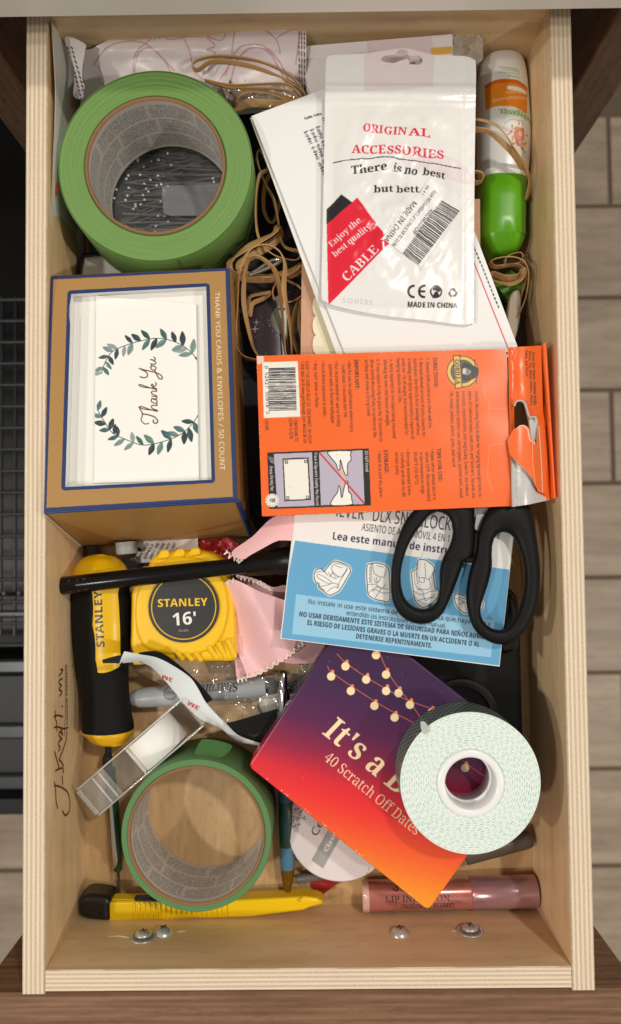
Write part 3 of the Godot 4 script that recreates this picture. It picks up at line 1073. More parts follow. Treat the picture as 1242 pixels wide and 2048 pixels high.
	var pn := part("hair_pins", done([pins]), mat(c8(140, 141, 145), 0.32, {"metallic": 0.85}), cs)
	pn.set_meta("kind", "stuff")
	var tips := begin()
	for i in 70:
		var c := at(g.randf_range(222, 445), g.randf_range(300, 500), 9.8)
		for k in 8:
			var p0 := c + Vector3(cos(TAU * k / 8.0), 0, sin(TAU * k / 8.0)) * 0.0009
			var p1 := c + Vector3(cos(TAU * (k + 1) / 8.0), 0, sin(TAU * (k + 1) / 8.0)) * 0.0009
			tri(tips, c + Vector3(0, 0.0007, 0), p0, p1, Vector3.UP, Vector2.ZERO, Vector2.ZERO, Vector2.ZERO, true)
	var tp := part("pin_tips", done([tips]), mat(c8(225, 225, 228), 0.3, {"metallic": 0.4}), cs)
	tp.set_meta("kind", "stuff")
	part("lid", plate(Z(0, 0, 1.0, [180, 205, 480, 205, 488, 540, 176, 545]), 13.0, 12.2, 0.4), clear(0.02, 0.05), cs)
	tag(part("small_bag", sheet(Z(120, 170, 3.45, [700, 700, 830, 690, 1120, 685, 1110, 900, 770, 902, 715, 890]), crumple(14.6, 1.0, 0.03, 2.0), 7.0, null, 0.2), mat(Color(0.62, 0.63, 0.65, 0.5), 0.3, {"transparency": BaseMaterial3D.TRANSPARENCY_ALPHA})), "small clear zip bag lying on the hair pins inside the green tape roll", "plastic bag")
	# big roll
	tape_roll("masking_tape", "thick full roll of green masking tape standing over dark hair pins", at(310.5, 331, 66), 0.0548, 0.0378, 0.050, c8(113, 154, 80), 4, 0.00042)

	# bottle
	var c0 := []
	var secs := []
	for p in [[1004, 120, 1.0], [1004, 121.5, 32], [1004, 130, 42], [1004, 160, 48], [1005, 205, 51], [1006, 250, 53], [1007, 290, 52], [1006, 325, 51], [1005, 350, 49], [1005, 366, 45], [1005, 369, 40], [1005, 380, 39]]:
		c0.append(at(p[0], p[1], 26.0))
		secs.append(Vector2(p[2] / 3.27 * 0.001, minf(p[2] / 3.27, 15.5) * 0.00098))
	c0 = curve(c0, 3)
	var s2 := curve(secs, 3)
	var bp := sheet_print(at(940, 110, 42), at(1070, 110, 42), at(940, 380, 42), 4.0, c8(238, 238, 236))
	bp.poly(Z(900, 60, 3.105, [232, 330, 300, 318, 420, 322, 500, 345, 490, 502, 400, 470, 300, 462, 235, 465]), c8(244, 146, 36))
	bp.poly(Z(900, 60, 3.105, [232, 302, 300, 295, 420, 300, 500, 322, 500, 345, 420, 322, 300, 318, 232, 330]), c8(226, 108, 30))
	var lw := c8(250, 246, 238)
	bp.poly(curve(Z(900, 60, 3.105, [357, 352, 366, 340, 480, 352, 480, 375, 366, 364]), 3, true), lw)
	bp.text("hand sanitizer", 1052, 176, 1010, 181, 6.5, lw)
	bp.text("alcohol-free foaming", 1060, 187, 988, 195, 6.5, lw)
	bp.text("babyganics.", 1074, 226, 998, 215, 11.0, c8(92, 178, 40), "sansbold")
	var gr := c8(120, 190, 90)
	bp.line(Z(900, 60, 3.105, [310, 217, 430, 232]), 1.4, gr)
	bp.line(Z(900, 60, 3.105, [330, 232, 440, 246]), 1.2, gr)
	bp.line(Z(900, 60, 3.105, [300, 252, 440, 262]), 0.9, gr)
	bp.line(Z(900, 60, 3.105, [360, 276, 445, 284]), 1.2, gr)
	# a small round toy-like animal head and dots printed in pink
	for d in [[435, 645, 38], [420, 608, 17], [455, 612, 17], [432, 690, 26]]:
		bp.disc(900 + d[0] / 3.105, 60 + d[1] / 3.105, d[2] / 3.105, c8(222, 150, 128))
	for d in [[445, 635, 16], [440, 690, 8]]:
		bp.disc(900 + d[0] / 3.105, 60 + d[1] / 3.105, d[2] / 3.105, c8(240, 196, 176))
	for i in 46:
		var a := g.randf() * TAU
		var r := g.randf_range(45, 105)
		var cl: Color = [c8(226, 110, 70), c8(220, 140, 120), c8(130, 180, 90), c8(240, 160, 70)][i % 4]
		bp.disc(900 + (430 + cos(a) * r * 0.85) / 3.105, 60 + (660 + sin(a) * r) / 3.105, g.randf_range(1.0, 2.6), cl)
	bp.line(Z(900, 60, 3.105, [340, 575, 370, 560, 372, 550, 450, 552, 470, 575]), 0.9, gr)
	var bt := thing("sanitizer_bottle", "white plastic bottle with orange label and bright green cap lying at the side", "bottle", at(1005, 300, 8))
	part("body", done([sweep(c0, s2, 48, Vector3.UP, 2.3, bp)]), mat_tex(bp.tex(), 0.28), bt)
	var cc := []
	var cse := []
	for p in [[1003, 368, 44], [1003, 369.5, 46], [1002, 410, 46], [1001, 450, 46], [1001, 482, 46], [1001, 483, 45.5], [1002, 500, 37], [1002, 510, 30], [1003, 514, 25], [1003, 515, 1]]:
		cc.append(at(p[0], p[1], 25.0))
		cse.append(Vector2(p[2] / 3.27 * 0.001, p[2] / 3.27 * 0.00104))
	part("cap", done([sweep(cc, cse, 48, Vector3.UP, 3.0)]), mat(c8(96, 172, 22), 0.3), bt)

	# kraft card with a scalloped cream card on it
	var kraft := relief(mat(c8(206, 160, 132), 0.75), 0.06, 0.02, 12.0)
	tag(part("kraft_card", sheet(Z(0, 0, 1.0, [604, 505, 640, 440, 945, 398, 960, 398, 962, 720, 601, 724]), fl(49.0), 400.0, null, 16.0, [], false), kraft), "pinkish-tan cardboard box under the envelope and cream scalloped card", "box")
	var sc := PackedVector2Array()
	for k in 7:
		var y0 := 516.0 + 38.5 * k
		for j in 7:
			var a := PI * (j + 0.5) / 7.0
			sc.append(Vector2(633.0 - 8.0 * sin(a) + 0.01 * k, y0 + 19.25 - 19.25 * cos(a)))
	sc.append(Vector2(830, 786))
	sc.append(Vector2(830, 516))
	tag(part("scalloped_card", sheet(sc, fl(50.4), 300.0, null, 0.6, [], false), mat(c8(240, 232, 202), 0.6)), "cream card with a scalloped edge on pinkish-tan cardboard", "card")

	# starry dark wrapper and things in the dark gap
	var sp := sheet_print(at(470, 560, 24), at(620, 560, 24), at(470, 730, 24), 3.0, c8(62, 48, 58))
	for i in 60:
		sp.disc(g.randf_range(475, 600), g.randf_range(575, 720), g.randf_range(0.5, 1.3), c8(220, 210, 205))
	for s in [[513, 645, 6.0], [510, 658, 7.0], [548, 598, 5.0]]:
		sp.line([Vector2(s[0] - s[2], s[1]), Vector2(s[0] + s[2], s[1])], 1.1, c8(240, 230, 220))
		sp.line([Vector2(s[0], s[1] - s[2]), Vector2(s[0], s[1] + s[2])], 1.1, c8(240, 230, 220))
	sp.disc(574, 640, 32, c8(112, 116, 98))
	sp.disc(568, 632, 22, c8(128, 130, 110))
	tag(part("starry_packet", sheet(curve(Z(0, 0, 1.0, [497, 640, 512, 612, 560, 590, 604, 588, 606, 730, 530, 735, 505, 690]), 4, true), func(u, _v): return 22.0 + 3.0 * sin((u - 490.0) * 0.03), 14.0, sp, 2.0), [mat_tex(sp.tex(), 0.3), M.black_plastic]), "dark purple packet printed with white stars and a grey-green planet", "packet")
	var ring := []
	for p in [[498, 550, 44], [520, 543, 45], [548, 530, 46], [560, 522, 46], [558, 519, 45], [540, 523, 44], [515, 540, 43]]:
		ring.append(at(p[0], p[1], p[2]))
	tag(part("steel_ring", done([sweep(curve(ring, 6, true), [Vector2(0.0011, 0.0011)], 10, Vector3.UP, 2.0, null, true)]), mat(c8(210, 208, 200), 0.15, {"metallic": 1.0})), "thin shiny steel split ring among the rubber bands", "ring")

	# envelopes
	var en := sheet_print(at(495, 232, 57), at(834, 106, 57), at(692, 735, 57), 2.6, c8(238, 238, 238))
	var gk := c8(70, 70, 74)
	for k in 6:
		en.line([Vector2(646.0 + k * 1.7, 236 + k * 4.6), Vector2(652.0 + k * 1.7, 234 + k * 4.6)], 2.0, gk)
	# address lines: too small to read
	var fine := func(x0, y0, x1, y1, cap, n):
		var a: Vector2 = en.px(x0, y0)
		var b: Vector2 = en.px(x1, y1)
		var d: Vector2 = (b - a) / n
		var up2: Vector2 = Vector2(d.y, -d.x).normalized() * cap * en.k * 0.00028
		for i in n:
			if i % 6 != 5:
				var p: Vector2 = a + d * i
				var w: float = 0.25 + 0.5 * absf(sin(i * 5.7))
				en.pen([p + up2 * (0.3 * absf(sin(i * 2.9))), p + up2 * (0.7 + 0.3 * cos(i * 4.0))], 2.2, gk)
				en.pen([p + d * w, p + d * w + up2 * 0.8], 1.8, gk)
				en.pen([p + up2 * (0.5 * absf(cos(i * 3.1))), p + d * w + up2 * (0.5 * absf(cos(i * 3.1)))], 1.8, gk)
	fine.call(611, 238, 645, 228, 6.0, 11)
	fine.call(632, 254, 660, 336, 10.0, 17)
	fine.call(620, 260, 664, 372, 10.0, 22)
	fine.call(608, 264, 668, 400, 10.0, 26)
	for k in 26:
		var a := Vector2(943, 482).lerp(Vector2(1028, 694), (k + 0.1) / 26.0)
		en.line([a, Vector2(943, 482).lerp(Vector2(1028, 694), (k + 0.6) / 26.0)], 2.2, c8(30, 30, 34))
	en.line([Vector2(926, 470), Vector2(1012, 690)], 1.6, c8(206, 60, 70))
	var em := mat_tex(en.tex(), 0.55)
	tag(part("letter_envelope", sheet(Z(0, 0, 1.0, [503, 232, 815, 116, 860, 225, 1034, 690, 1036, 704, 692, 712]), slope(56.0, 503, 232, 0.3, 0.3), 34.0, en, 0.5), [em, M.paper]), "white envelope with small grey address print, slanted under the zip bag", "envelope")
	tag(part("second_envelope", sheet(Z(0, 0, 1.0, [500, 236, 812, 124, 1020, 715, 678, 722]), slope(54.2, 503, 232, 0.3, 0.3), 60.0, null, 0.7), M.paper), "second plain white envelope just showing under the addressed one", "envelope")

	# zip bag
	zip_bag()

	# loose rubber bands
	band([[386, 128, 52], [402, 118, 53], [440, 112, 53], [500, 118, 52], [550, 135, 50], [590, 160, 46], [612, 192, 42], [596, 178, 42], [560, 156, 44], [500, 132, 47], [430, 122, 50], [395, 140, 50]], 3.4, "tan rubber band arched across the pink-printed mailing bag", [0.2])
	band([[410, 160, 46], [460, 170, 46], [520, 168, 47], [570, 168, 47], [596, 184, 45], [602, 200, 44], [570, 180, 44], [500, 176, 44], [450, 174, 44]], 2.2, "thin tan rubber band lying flat over the silver wrapper", [0.1])
	band([[470, 205, 46], [476, 190, 47], [500, 182, 48], [540, 186, 48], [580, 198, 47], [606, 206, 46], [560, 208, 42], [500, 206, 42], [474, 214, 42]], 5.0, "wide tan rubber band folded beside the big tape roll under the envelope corner", [0.7, 1.0, 0.8])
	band([[536, 336, 50], [520, 350, 48], [513, 385, 44], [512, 440, 42], [520, 480, 40], [548, 510, 40], [590, 520, 38], [600, 505, 36], [566, 490, 34], [556, 440, 36], [548, 400, 40], [528, 362, 44], [514, 320, 46], [520, 300, 46]], 2.6, "long tan rubber band running down beside the envelope edge", [0.3, 0.6, 0.2])
	band([[545, 345, 30], [530, 370, 30], [528, 420, 28], [545, 445, 26], [560, 400, 28], [556, 350, 30]], 3.0, "tan rubber band deep in the dark gap below the envelope edge", [0.8])
	band([[476, 700, 36], [474, 600, 42], [478, 540, 50], [500, 500, 54], [530, 490, 54], [558, 502, 53], [570, 530, 50], [568, 580, 42], [580, 650, 36], [584, 712, 32], [572, 712, 30], [564, 620, 32], [556, 560, 40], [545, 535, 46], [520, 515, 50], [500, 518, 48], [490, 545, 44], [488, 610, 36], [505, 690, 28], [520, 720, 26]], 3.6, "large tan rubber band looped twice over the dark starry packet", [0.1, 0.5, 0.9, 0.4, 0.2])
	band([[459, 528, 42], [470, 514, 43], [500, 492, 43], [545, 468, 42], [556, 455, 40], [560, 470, 36], [540, 490, 36], [490, 520, 38], [480, 538, 38], [520, 552, 38], [575, 545, 36], [600, 530, 36], [598, 540, 33], [560, 556, 33], [500, 556, 36], [466, 548, 38]], 5.4, "wide tan rubber band lying crumpled beside the thank-you box corner", [0.9, 0.5, 1.1, 0.6])
	band([[556, 562, 34], [546, 582, 33], [552, 600, 32], [580, 604, 31], [604, 590, 30], [600, 575, 30], [570, 560, 33]], 2.2, "small tan rubber band around the planet on the starry packet", [0.2])
	band([[500, 594, 30], [520, 588, 31], [540, 585, 31], [528, 596, 29], [505, 608, 28], [500, 630, 27], [497, 612, 28]], 3.0, "short tan rubber band folded at the top of the starry packet", [0.9])
	band([[600, 600, 26], [588, 630, 26], [586, 670, 26], [600, 715, 26], [605, 690, 24], [598, 640, 24]], 3.2, "tan rubber band pressed against the pinkish-tan cardboard box", [0.6])
	band([[948, 240, 56], [975, 243, 58], [1005, 262, 58], [1030, 300, 54], [1050, 330, 48], [1060, 360, 42], [1052, 398, 36], [1046, 380, 30], [1050, 350, 34], [1030, 312, 48], [1000, 280, 56], [975, 262, 56], [948, 258, 54]], 3.4, "tan rubber band stretched over the white bottle", [0.8, 0.9, 0.6, 0.2])
	band([[944, 345, 56], [958, 345, 56], [964, 352, 54], [962, 362, 52], [950, 366, 51], [944, 356, 53]], 4.6, "tan rubber band end curling out beside the green bottle cap", [0.1])
	band([[985, 520, 40], [1020, 513, 42], [1046, 522, 42], [1058, 548, 40], [1050, 600, 34], [1030, 640, 30], [1042, 590, 28], [1050, 550, 30], [1035, 530, 34], [990, 534, 36]], 3.2, "tan rubber band looped below the green bottle cap", [0.2, 0.5])
	band([[985, 560, 36], [1020, 568, 37], [1044, 556, 37], [1046, 540, 36], [1036, 552, 33], [1010, 556, 33], [985, 548, 34]], 4.2, "wide tan rubber band under the looped one below the bottle cap", [0.5, 0.9])
	band([[1015, 512, 30], [1040, 505, 32], [1046, 515, 32], [1035, 528, 30], [1010, 530, 28]], 3.0, "small tan rubber band behind the bottle cap", [0.3])
	# dark things below the bottle
	tag(part("lip_balm", done([sweep([at(1000, 590, 16), at(1034, 560, 18)], [Vector2(0.008, 0.008)], 24)]), mat(c8(96, 168, 60), 0.3)), "small light green tube under the rubber bands below the bottle", "lip balm")
	tag(part("grey_pouch", sheet(curve(Z(0, 0, 1.0, [985, 540, 1050, 560, 1056, 700, 1030, 760, 985, 720]), 4, true), crumple(11.0, 4.0, 0.02, 6.0), 14.0, null, 5.0), relief(mat(c8(70, 62, 54), 0.7), 0.03, 0.05, 9.0)), "dark grey-brown pouch deep below the bottle cap by the side panel", "pouch")
	tag(part("luggage_tag", plate(curve(Z(0, 0, 1.0, [1018, 600, 1032, 580, 1042, 588, 1040, 640, 1026, 690, 1014, 680]), 3, true), 32.0, 28.0, 1.0), mat(c8(196, 180, 160), 0.5)), "pale beige tag hanging by the side below the bottle", "tag")

func zip_bag():
	var hf := func(u, v):
		var x: float = (u - 645.0) / 300.0
		var y: float = (v - 110.0) / 520.0
		var puff: float = sin(PI * clampf((x - 0.07) / 0.86, 0.0, 1.0)) * sin(PI * clampf((y - 0.14) / 0.83, 0.0, 1.0))
		var r: float = 61.0 + 6.0 * pow(maxf(puff, 0.0), 0.7) + 5.0 * noise.get_noise_2d(u * 0.010 + 4.0, v * 0.007) * puff
		r += 1.0 * absf(noise.get_noise_2d((u + v * 0.6) * 0.022 + 20.0, (v - u * 0.5) * 0.009 + 7.0)) * (0.35 + puff) + 0.16 * noise.get_noise_2d(u * 0.05, v * 0.035) * puff
		# the pressed zip tracks
		for t in [[172.0, 1.0], [183.0, 1.0], [190.0, 0.6], [203.0, 0.5]]:
			var d: float = (v - t[0] - (u - 650.0) * 0.01) / 2.6
			r += 1.5 * t[1] * exp(-d * d)
		# side seal
		var ds: float = (u - (932.0 + (v - 110.0) * 0.004)) / 2.0
		r += 0.5 * exp(-ds * ds)
		return r + (8.0 * maxf(0.0, (170.0 - v) / 60.0) * 0.3)
	var p := sheet_print(at(632, 95, 64), at(960, 98, 64), at(626, 655, 64), 2.8, c8(236, 234, 233))
	var zz := func(l): return Z(640, 220, 3.881, l)
	# thin film: the pink of the print behind shines through
	p.poly(Z(0, 0, 1.0, [728, 95, 872, 95, 868, 170, 730, 178]), c8(230, 217, 219))
	p.poly(curve(zz.call([650, 380, 1000, 350, 1180, 470, 1190, 560, 900, 520, 700, 480]), 4, true), c8(232, 222, 224))
	p.poly(zz.call([53, 755, 165, 655, 300, 760, 53, 880]), c8(34, 32, 34))
	p.poly(zz.call([53, 870, 288, 692, 540, 1045, 66, 1502]), c8(226, 30, 54))
	p.text("Enjoy the", 640 + 88 / 3.881, 220 + 1055 / 3.881, 640 + 325 / 3.881, 220 + 870 / 3.881, 12.5, WHITE, "serifbold")
	p.text("best quality", 640 + 118 / 3.881, 220 + 1135 / 3.881, 640 + 405 / 3.881, 220 + 915 / 3.881, 12.5, WHITE, "serifbold")
	p.text("CABLE", 640 + 210 / 3.881, 220 + 1335 / 3.881, 640 + 462 / 3.881, 220 + 1100 / 3.881, 19.0, WHITE, "serifbold")
	var red := c8(216, 40, 66)
	# lettering that waves with the film
	p.text("ORI", 725, 264, 766, 267.5, 16.5, red, "serifbold")
	p.text("GIN", 767, 268.5, 813, 274, 16.5, red, "serifbold")
	p.text("AL", 816, 274.5, 862, 276, 16.5, red, "serifbold")
	p.text("ACCE", 703, 307, 772, 309.5, 17.5, red, "serifbold")
	p.text("SSO", 773, 310, 822, 315, 17.5, red, "serifbold")
	p.text("RIES", 824, 315.5, 890, 318, 17.5, red, "serifbold")
	var bk := c8(30, 28, 30)
	p.line(curve(zz.call([105, 393, 300, 390, 480, 374, 680, 405, 1105, 440]), 6), 1.6, bk)
	p.text("There", 703, 349, 775, 343, 16.0, bk, "serifbold")
	p.text("is no", 785, 343, 834, 354, 15.0, bk, "serifbold")
	p.text("best", 844, 354, 890, 361, 15.0, bk, "serifbold")
	p.text("but bett", 747, 389, 838, 390, 15.0, bk, "serifbold")
	p.text("MADE IN CHINA", 640 + 683 / 3.881, 220 + 1520 / 3.881, 640 + 1078 / 3.881, 220 + 1528 / 3.881, 9.8, bk, "sansbold")
	# marks
	var arc := func(cx, cy, r, a0, a1, wd):
		var l := []
		for i in 15:
			var a: float = lerpf(a0, a1, i / 14.0)
			l.append(zz.call([cx + cos(a) * r, cy + sin(a) * r])[0])
		p.line(l, wd, bk)
	arc.call(732, 1407, 42, PI * 0.5, PI * 1.5, 4.2)
	arc.call(815, 1407, 42, PI * 0.5, PI * 1.5, 4.2)
	p.line(zz.call([778, 1407, 815, 1407]), 4.0, bk)
	p.disc(640 + 907 / 3.881, 220 + 1407 / 3.881, 12.4, bk)
	p.disc(640 + 907 / 3.881, 220 + 1407 / 3.881, 9.6, c8(232, 230, 230))
	p.poly(curve(zz.call([900, 1360, 945, 1385, 930, 1410, 905, 1405, 890, 1425, 880, 1455, 930, 1440, 910, 1400, 880, 1395]), 3, true), bk)
	for k in 3:
		var a := TAU * k / 3.0 - PI * 0.5
		var q := []
		for v in [[-26, -30], [10, -36], [26, -16], [12, -8], [2, -22], [-20, -14]]:
			q.append(zz.call([1040 + v[0] * cos(a + PI * 0.5) - v[1] * sin(a + PI * 0.5), 1412 + v[0] * sin(a + PI * 0.5) + v[1] * cos(a + PI * 0.5)])[0])
		p.poly(q, bk)
	p.text("SEIROS", 640 + 420 / 3.881, 220 + 1472 / 3.881, 640 + 170 / 3.881, 220 + 1450 / 3.881, 9.0, c8(210, 208, 208), "sansbold")
	var out := PackedVector2Array(curve(Z(0, 0, 1.0, [652, 128, 656, 114, 670, 110, 715, 108, 765, 102, 790, 98, 815, 97, 840, 103, 870, 110, 925, 112, 945, 118, 952, 132, 951, 220, 949, 360, 948, 500, 948, 630, 944, 646, 920, 649, 850, 640, 780, 633, 715, 622, 668, 611, 650, 602, 643, 588, 645, 480, 648, 330, 650, 200]), 3, true))
	var hole := PackedVector2Array(curve(Z(0, 0, 1.0, [763, 117, 772, 111, 790, 110, 796, 101, 806, 99, 814, 102, 818, 111, 838, 112, 845, 119, 842, 127, 830, 129, 770, 124]), 3, true))
	var t := thing("zip_bag", "glossy white zip bag printed ORIGINAL ACCESSORIES with a red corner and barcode sticker", "zip bag", at(795, 380, 55))
	var film := mat_tex(p.tex(), 0.27, {"clearcoat_enabled": true, "clearcoat": 0.3, "clearcoat_roughness": 0.15})
	part("film", sheet(out, hf, 5.5, p, 0.5, [hole]), [film, mat(c8(225, 222, 222), 0.4)], t)
	# barcode sticker
	var s := sheet_print(at(765, 330, 70), at(938, 330, 70), at(765, 535, 70), 3.2, c8(240, 238, 238))
	var z2 := func(x, y): return Vector2(640 + x / 3.881, 220 + y / 3.881)
	var tx := func(str0, x0, y0, x1, y1, cap, font): s.text(str0, z2.call(x0, y0).x, z2.call(x0, y0).y, z2.call(x1, y1).x, z2.call(x1, y1).y, cap, bk, font)
	tx.call("MADE IN CHINA", 728, 690, 500, 990, 10.5, "sans")
	tx.call("Apple MFi Certified 3...d 12 Pro X XR XS XS Ms", 898, 598, 560, 1035, 7.0, "serif")
	tx.call("X002WLGSOB", 868, 752, 722, 938, 7.5, "sans")
	tx.call("KK3P0TI", 810, 545, 760, 620, 5.0, "sans")
	tx.call("SE 4 1", 840, 560, 790, 640, 5.0, "sans")
	var g := RandomNumberGenerator.new()
	g.seed = 12
	var x := 0.0
	while x < 1.0:
		var w := g.randf_range(0.006, 0.020)
		var a: Vector2 = z2.call(952, 682).lerp(z2.call(650, 1090), x)
		var b: Vector2 = z2.call(1108, 738).lerp(z2.call(768, 1188), x)
		var a2: Vector2 = z2.call(952, 682).lerp(z2.call(650, 1090), minf(1.0, x + w))
		var b2: Vector2 = z2.call(1108, 738).lerp(z2.call(768, 1188), minf(1.0, x + w))
		s.poly([a, b, b2, a2], bk)
		x += w + g.randf_range(0.007, 0.020)
	var so := curve(Z(640, 220, 3.881, [838, 555, 872, 548, 1118, 690, 1125, 720, 800, 1205, 770, 1208, 505, 1010, 490, 985]), 3, true)
	part("barcode_sticker", sheet(PackedVector2Array(so), func(u, v): return hf.call(u, v) + 0.5, 6.0, s, 0.3), [mat_tex(s.tex(), 0.4), M.paper], t)

# scalloped thread edging along a curve of points
func lace(pts: Array, loops: int, r: float, parent: Node3D, m: Material) -> void:
	var base := curve(pts, 12)
	var path := []
	var n := loops * 10
	for i in n + 1:
		var f := float(i) / n * (base.size() - 1)
		var k := mini(int(f), base.size() - 2)
		var a: Vector3 = base[k]
		var b: Vector3 = base[k + 1]
		var d := (b - a).normalized()
		var side := d.cross(Vector3.UP).normalized()
		var t := TAU * i / 10.0
		path.append(a.lerp(b, f - k) + d * sin(t) * r * 0.28 - side * (0.72 - 0.72 * cos(t)) * r + Vector3(0, 0.0004 * sin(t * 0.5), 0))
	part("lace_trim", done([sweep(path, [Vector2(0.00050, 0.00042)], 6)]), m, parent)

func build_middle():
	thank_you_box()
	var g := RandomNumberGenerator.new()
	g.seed = 21
	# odds and ends below the card box
	var lp := sheet_print(at(268, 1078, 8), at(400, 1070, 8), at(275, 1135, 8), 3.2, WHITE)
	for k in 6:
		lp.text(["CONTENTS", "SHELL", "SHELL 100", "FILLING DOWN", "CONTENTS", "MADE OF CRAFT"][k], 279 + k * 11.0, 1120, 297 + k * 11.0, 1088, 5.5, c8(40, 38, 40), "sansbold")
	for k in 5:
		lp.line([Vector2(272 + k * 2.0, 1096), Vector2(275 + k * 2.0, 1102)], 2.0, c8(40, 40, 40))
	tag(part("care_label", sheet(Z(0, 0, 1.0, [268, 1082, 395, 1072, 398, 1112, 345, 1122, 274, 1126]), crumple(7.0, 2.0, 0.03, 4.0), 9.0, lp, 0.3), [mat_tex(lp.tex(), 0.6), M.paper]), "white fabric care label with slanted black print below the thank-you box", "care label")
	tag(part("glue_cap", done([sweep([at(252, 1084, 13), at(254, 1108, 13)], [Vector2(0.0065, 0.0065)], 24, Vector3.UP, 2.4)]), mat(c8(172, 176, 178), 0.4)), "grey plastic tube cap below the thank-you box, next to the screwdriver", "cap")
	tag(part("hook_block", plate(Z(0, 0, 1.0, [244, 1117, 273, 1113, 276, 1142, 249, 1146]), 18.0, 2.0, 1.0), M.black_plastic), "small square black plastic block between screwdriver and tape measure", "block")
	var bl := sheet_print(at(165, 1085, 5), at(200, 1085, 5), at(165, 1120, 5), 4.0, c8(28, 28, 30))
	for k in 3:
		bl.text("RUSTIC", 180 + k * 6, 1112, 179 + k * 6, 1092, 4.0, c8(190, 190, 190))
	tag(part("black_tag", sheet(Z(0, 0, 1.0, [168, 1092, 196, 1085, 202, 1120, 172, 1118]), fl(6.0), 30.0, bl, 1.0), [mat_tex(bl.tex(), 0.5), M.black_plastic]), "black tag with tiny white print at the lower corner of the thank-you box", "tag")
	tag(part("red_packet", sheet(Z(0, 0, 1.0, [398, 1082, 455, 1074, 480, 1090, 470, 1120, 410, 1122]), crumple(16.0, 5.0, 0.04, 9.0), 6.0, null, 0.4), mat(c8(150, 22, 32), 0.25)), "crumpled dark red plastic packet between tape measure and pink ribbon", "packet")
	tag(part("brown_pouch", sheet(Z(0, 0, 1.0, [468, 1090, 600, 1060, 610, 1250, 520, 1230, 470, 1160]), crumple(10.0, 4.0, 0.02, 14.0), 12.0, null, 3.0), relief(mat(c8(66, 26, 24), 0.7), 0.04, 0.05, 9.0)), "dark maroon pouch in the shade behind the pink ribbon bow", "pouch")

	tape_measure()
	screwdriver()
	# black rod with a thicker sleeve
	var rod := thing("telescopic_rod", "long black plastic rod with a thicker sleeve lying across screwdriver and tape measure", "rod", at(350, 1145, 36))
	var gloss := mat(c8(10, 10, 11), 0.22, {"metallic_specular": 0.4})
	part("tube", done([sweep([at(119, 1172.5, 43.5), at(121, 1172, 43.5), at(126, 1171.5, 43.5), at(300, 1151.5, 43.5), at(420, 1138, 43.5), at(498, 1131, 43.5)], [Vector2(0.0036, 0.0036), Vector2(0.0049, 0.0049), Vector2(0.0053, 0.0053), Vector2(0.0052, 0.0052), Vector2(0.0048, 0.0048), Vector2(0.0048, 0.0048)], 28)]), gloss, rod)
	part("sleeve", done([sweep([at(492, 1131.5, 43.5), at(493, 1131.4, 43.5), at(552, 1124, 43.5), at(553, 1124, 43.5), at(600, 1118, 43.5), at(650, 1112, 43.5)], [Vector2(0.0050, 0.0050), Vector2(0.0062, 0.0062), Vector2(0.0072, 0.0072), Vector2(0.0078, 0.0078), Vector2(0.0086, 0.0086), Vector2(0.0092, 0.0092)], 28)]), mat(c8(12, 12, 13), 0.35, {"metallic_specular": 0.4}), rod)
	for q in [[138, 1164], [154, 1162.5], [168, 1160], [141, 1180.5], [157, 1179], [172, 1177]]:
		var p := at(q[0], q[1], 48.0 if q[1] < 1170 else 47.2)
		part("vent_hole", done([lathe([Vector2(0.00035, 0.0), Vector2(0.0009, 0.0003), Vector2(0.0008, -0.0008)], 12, Transform3D(Basis(), p))]), mat(c8(96, 92, 84), 0.3), rod)
	ribbon()
	booklet()
	putty_pack()
	scissors()

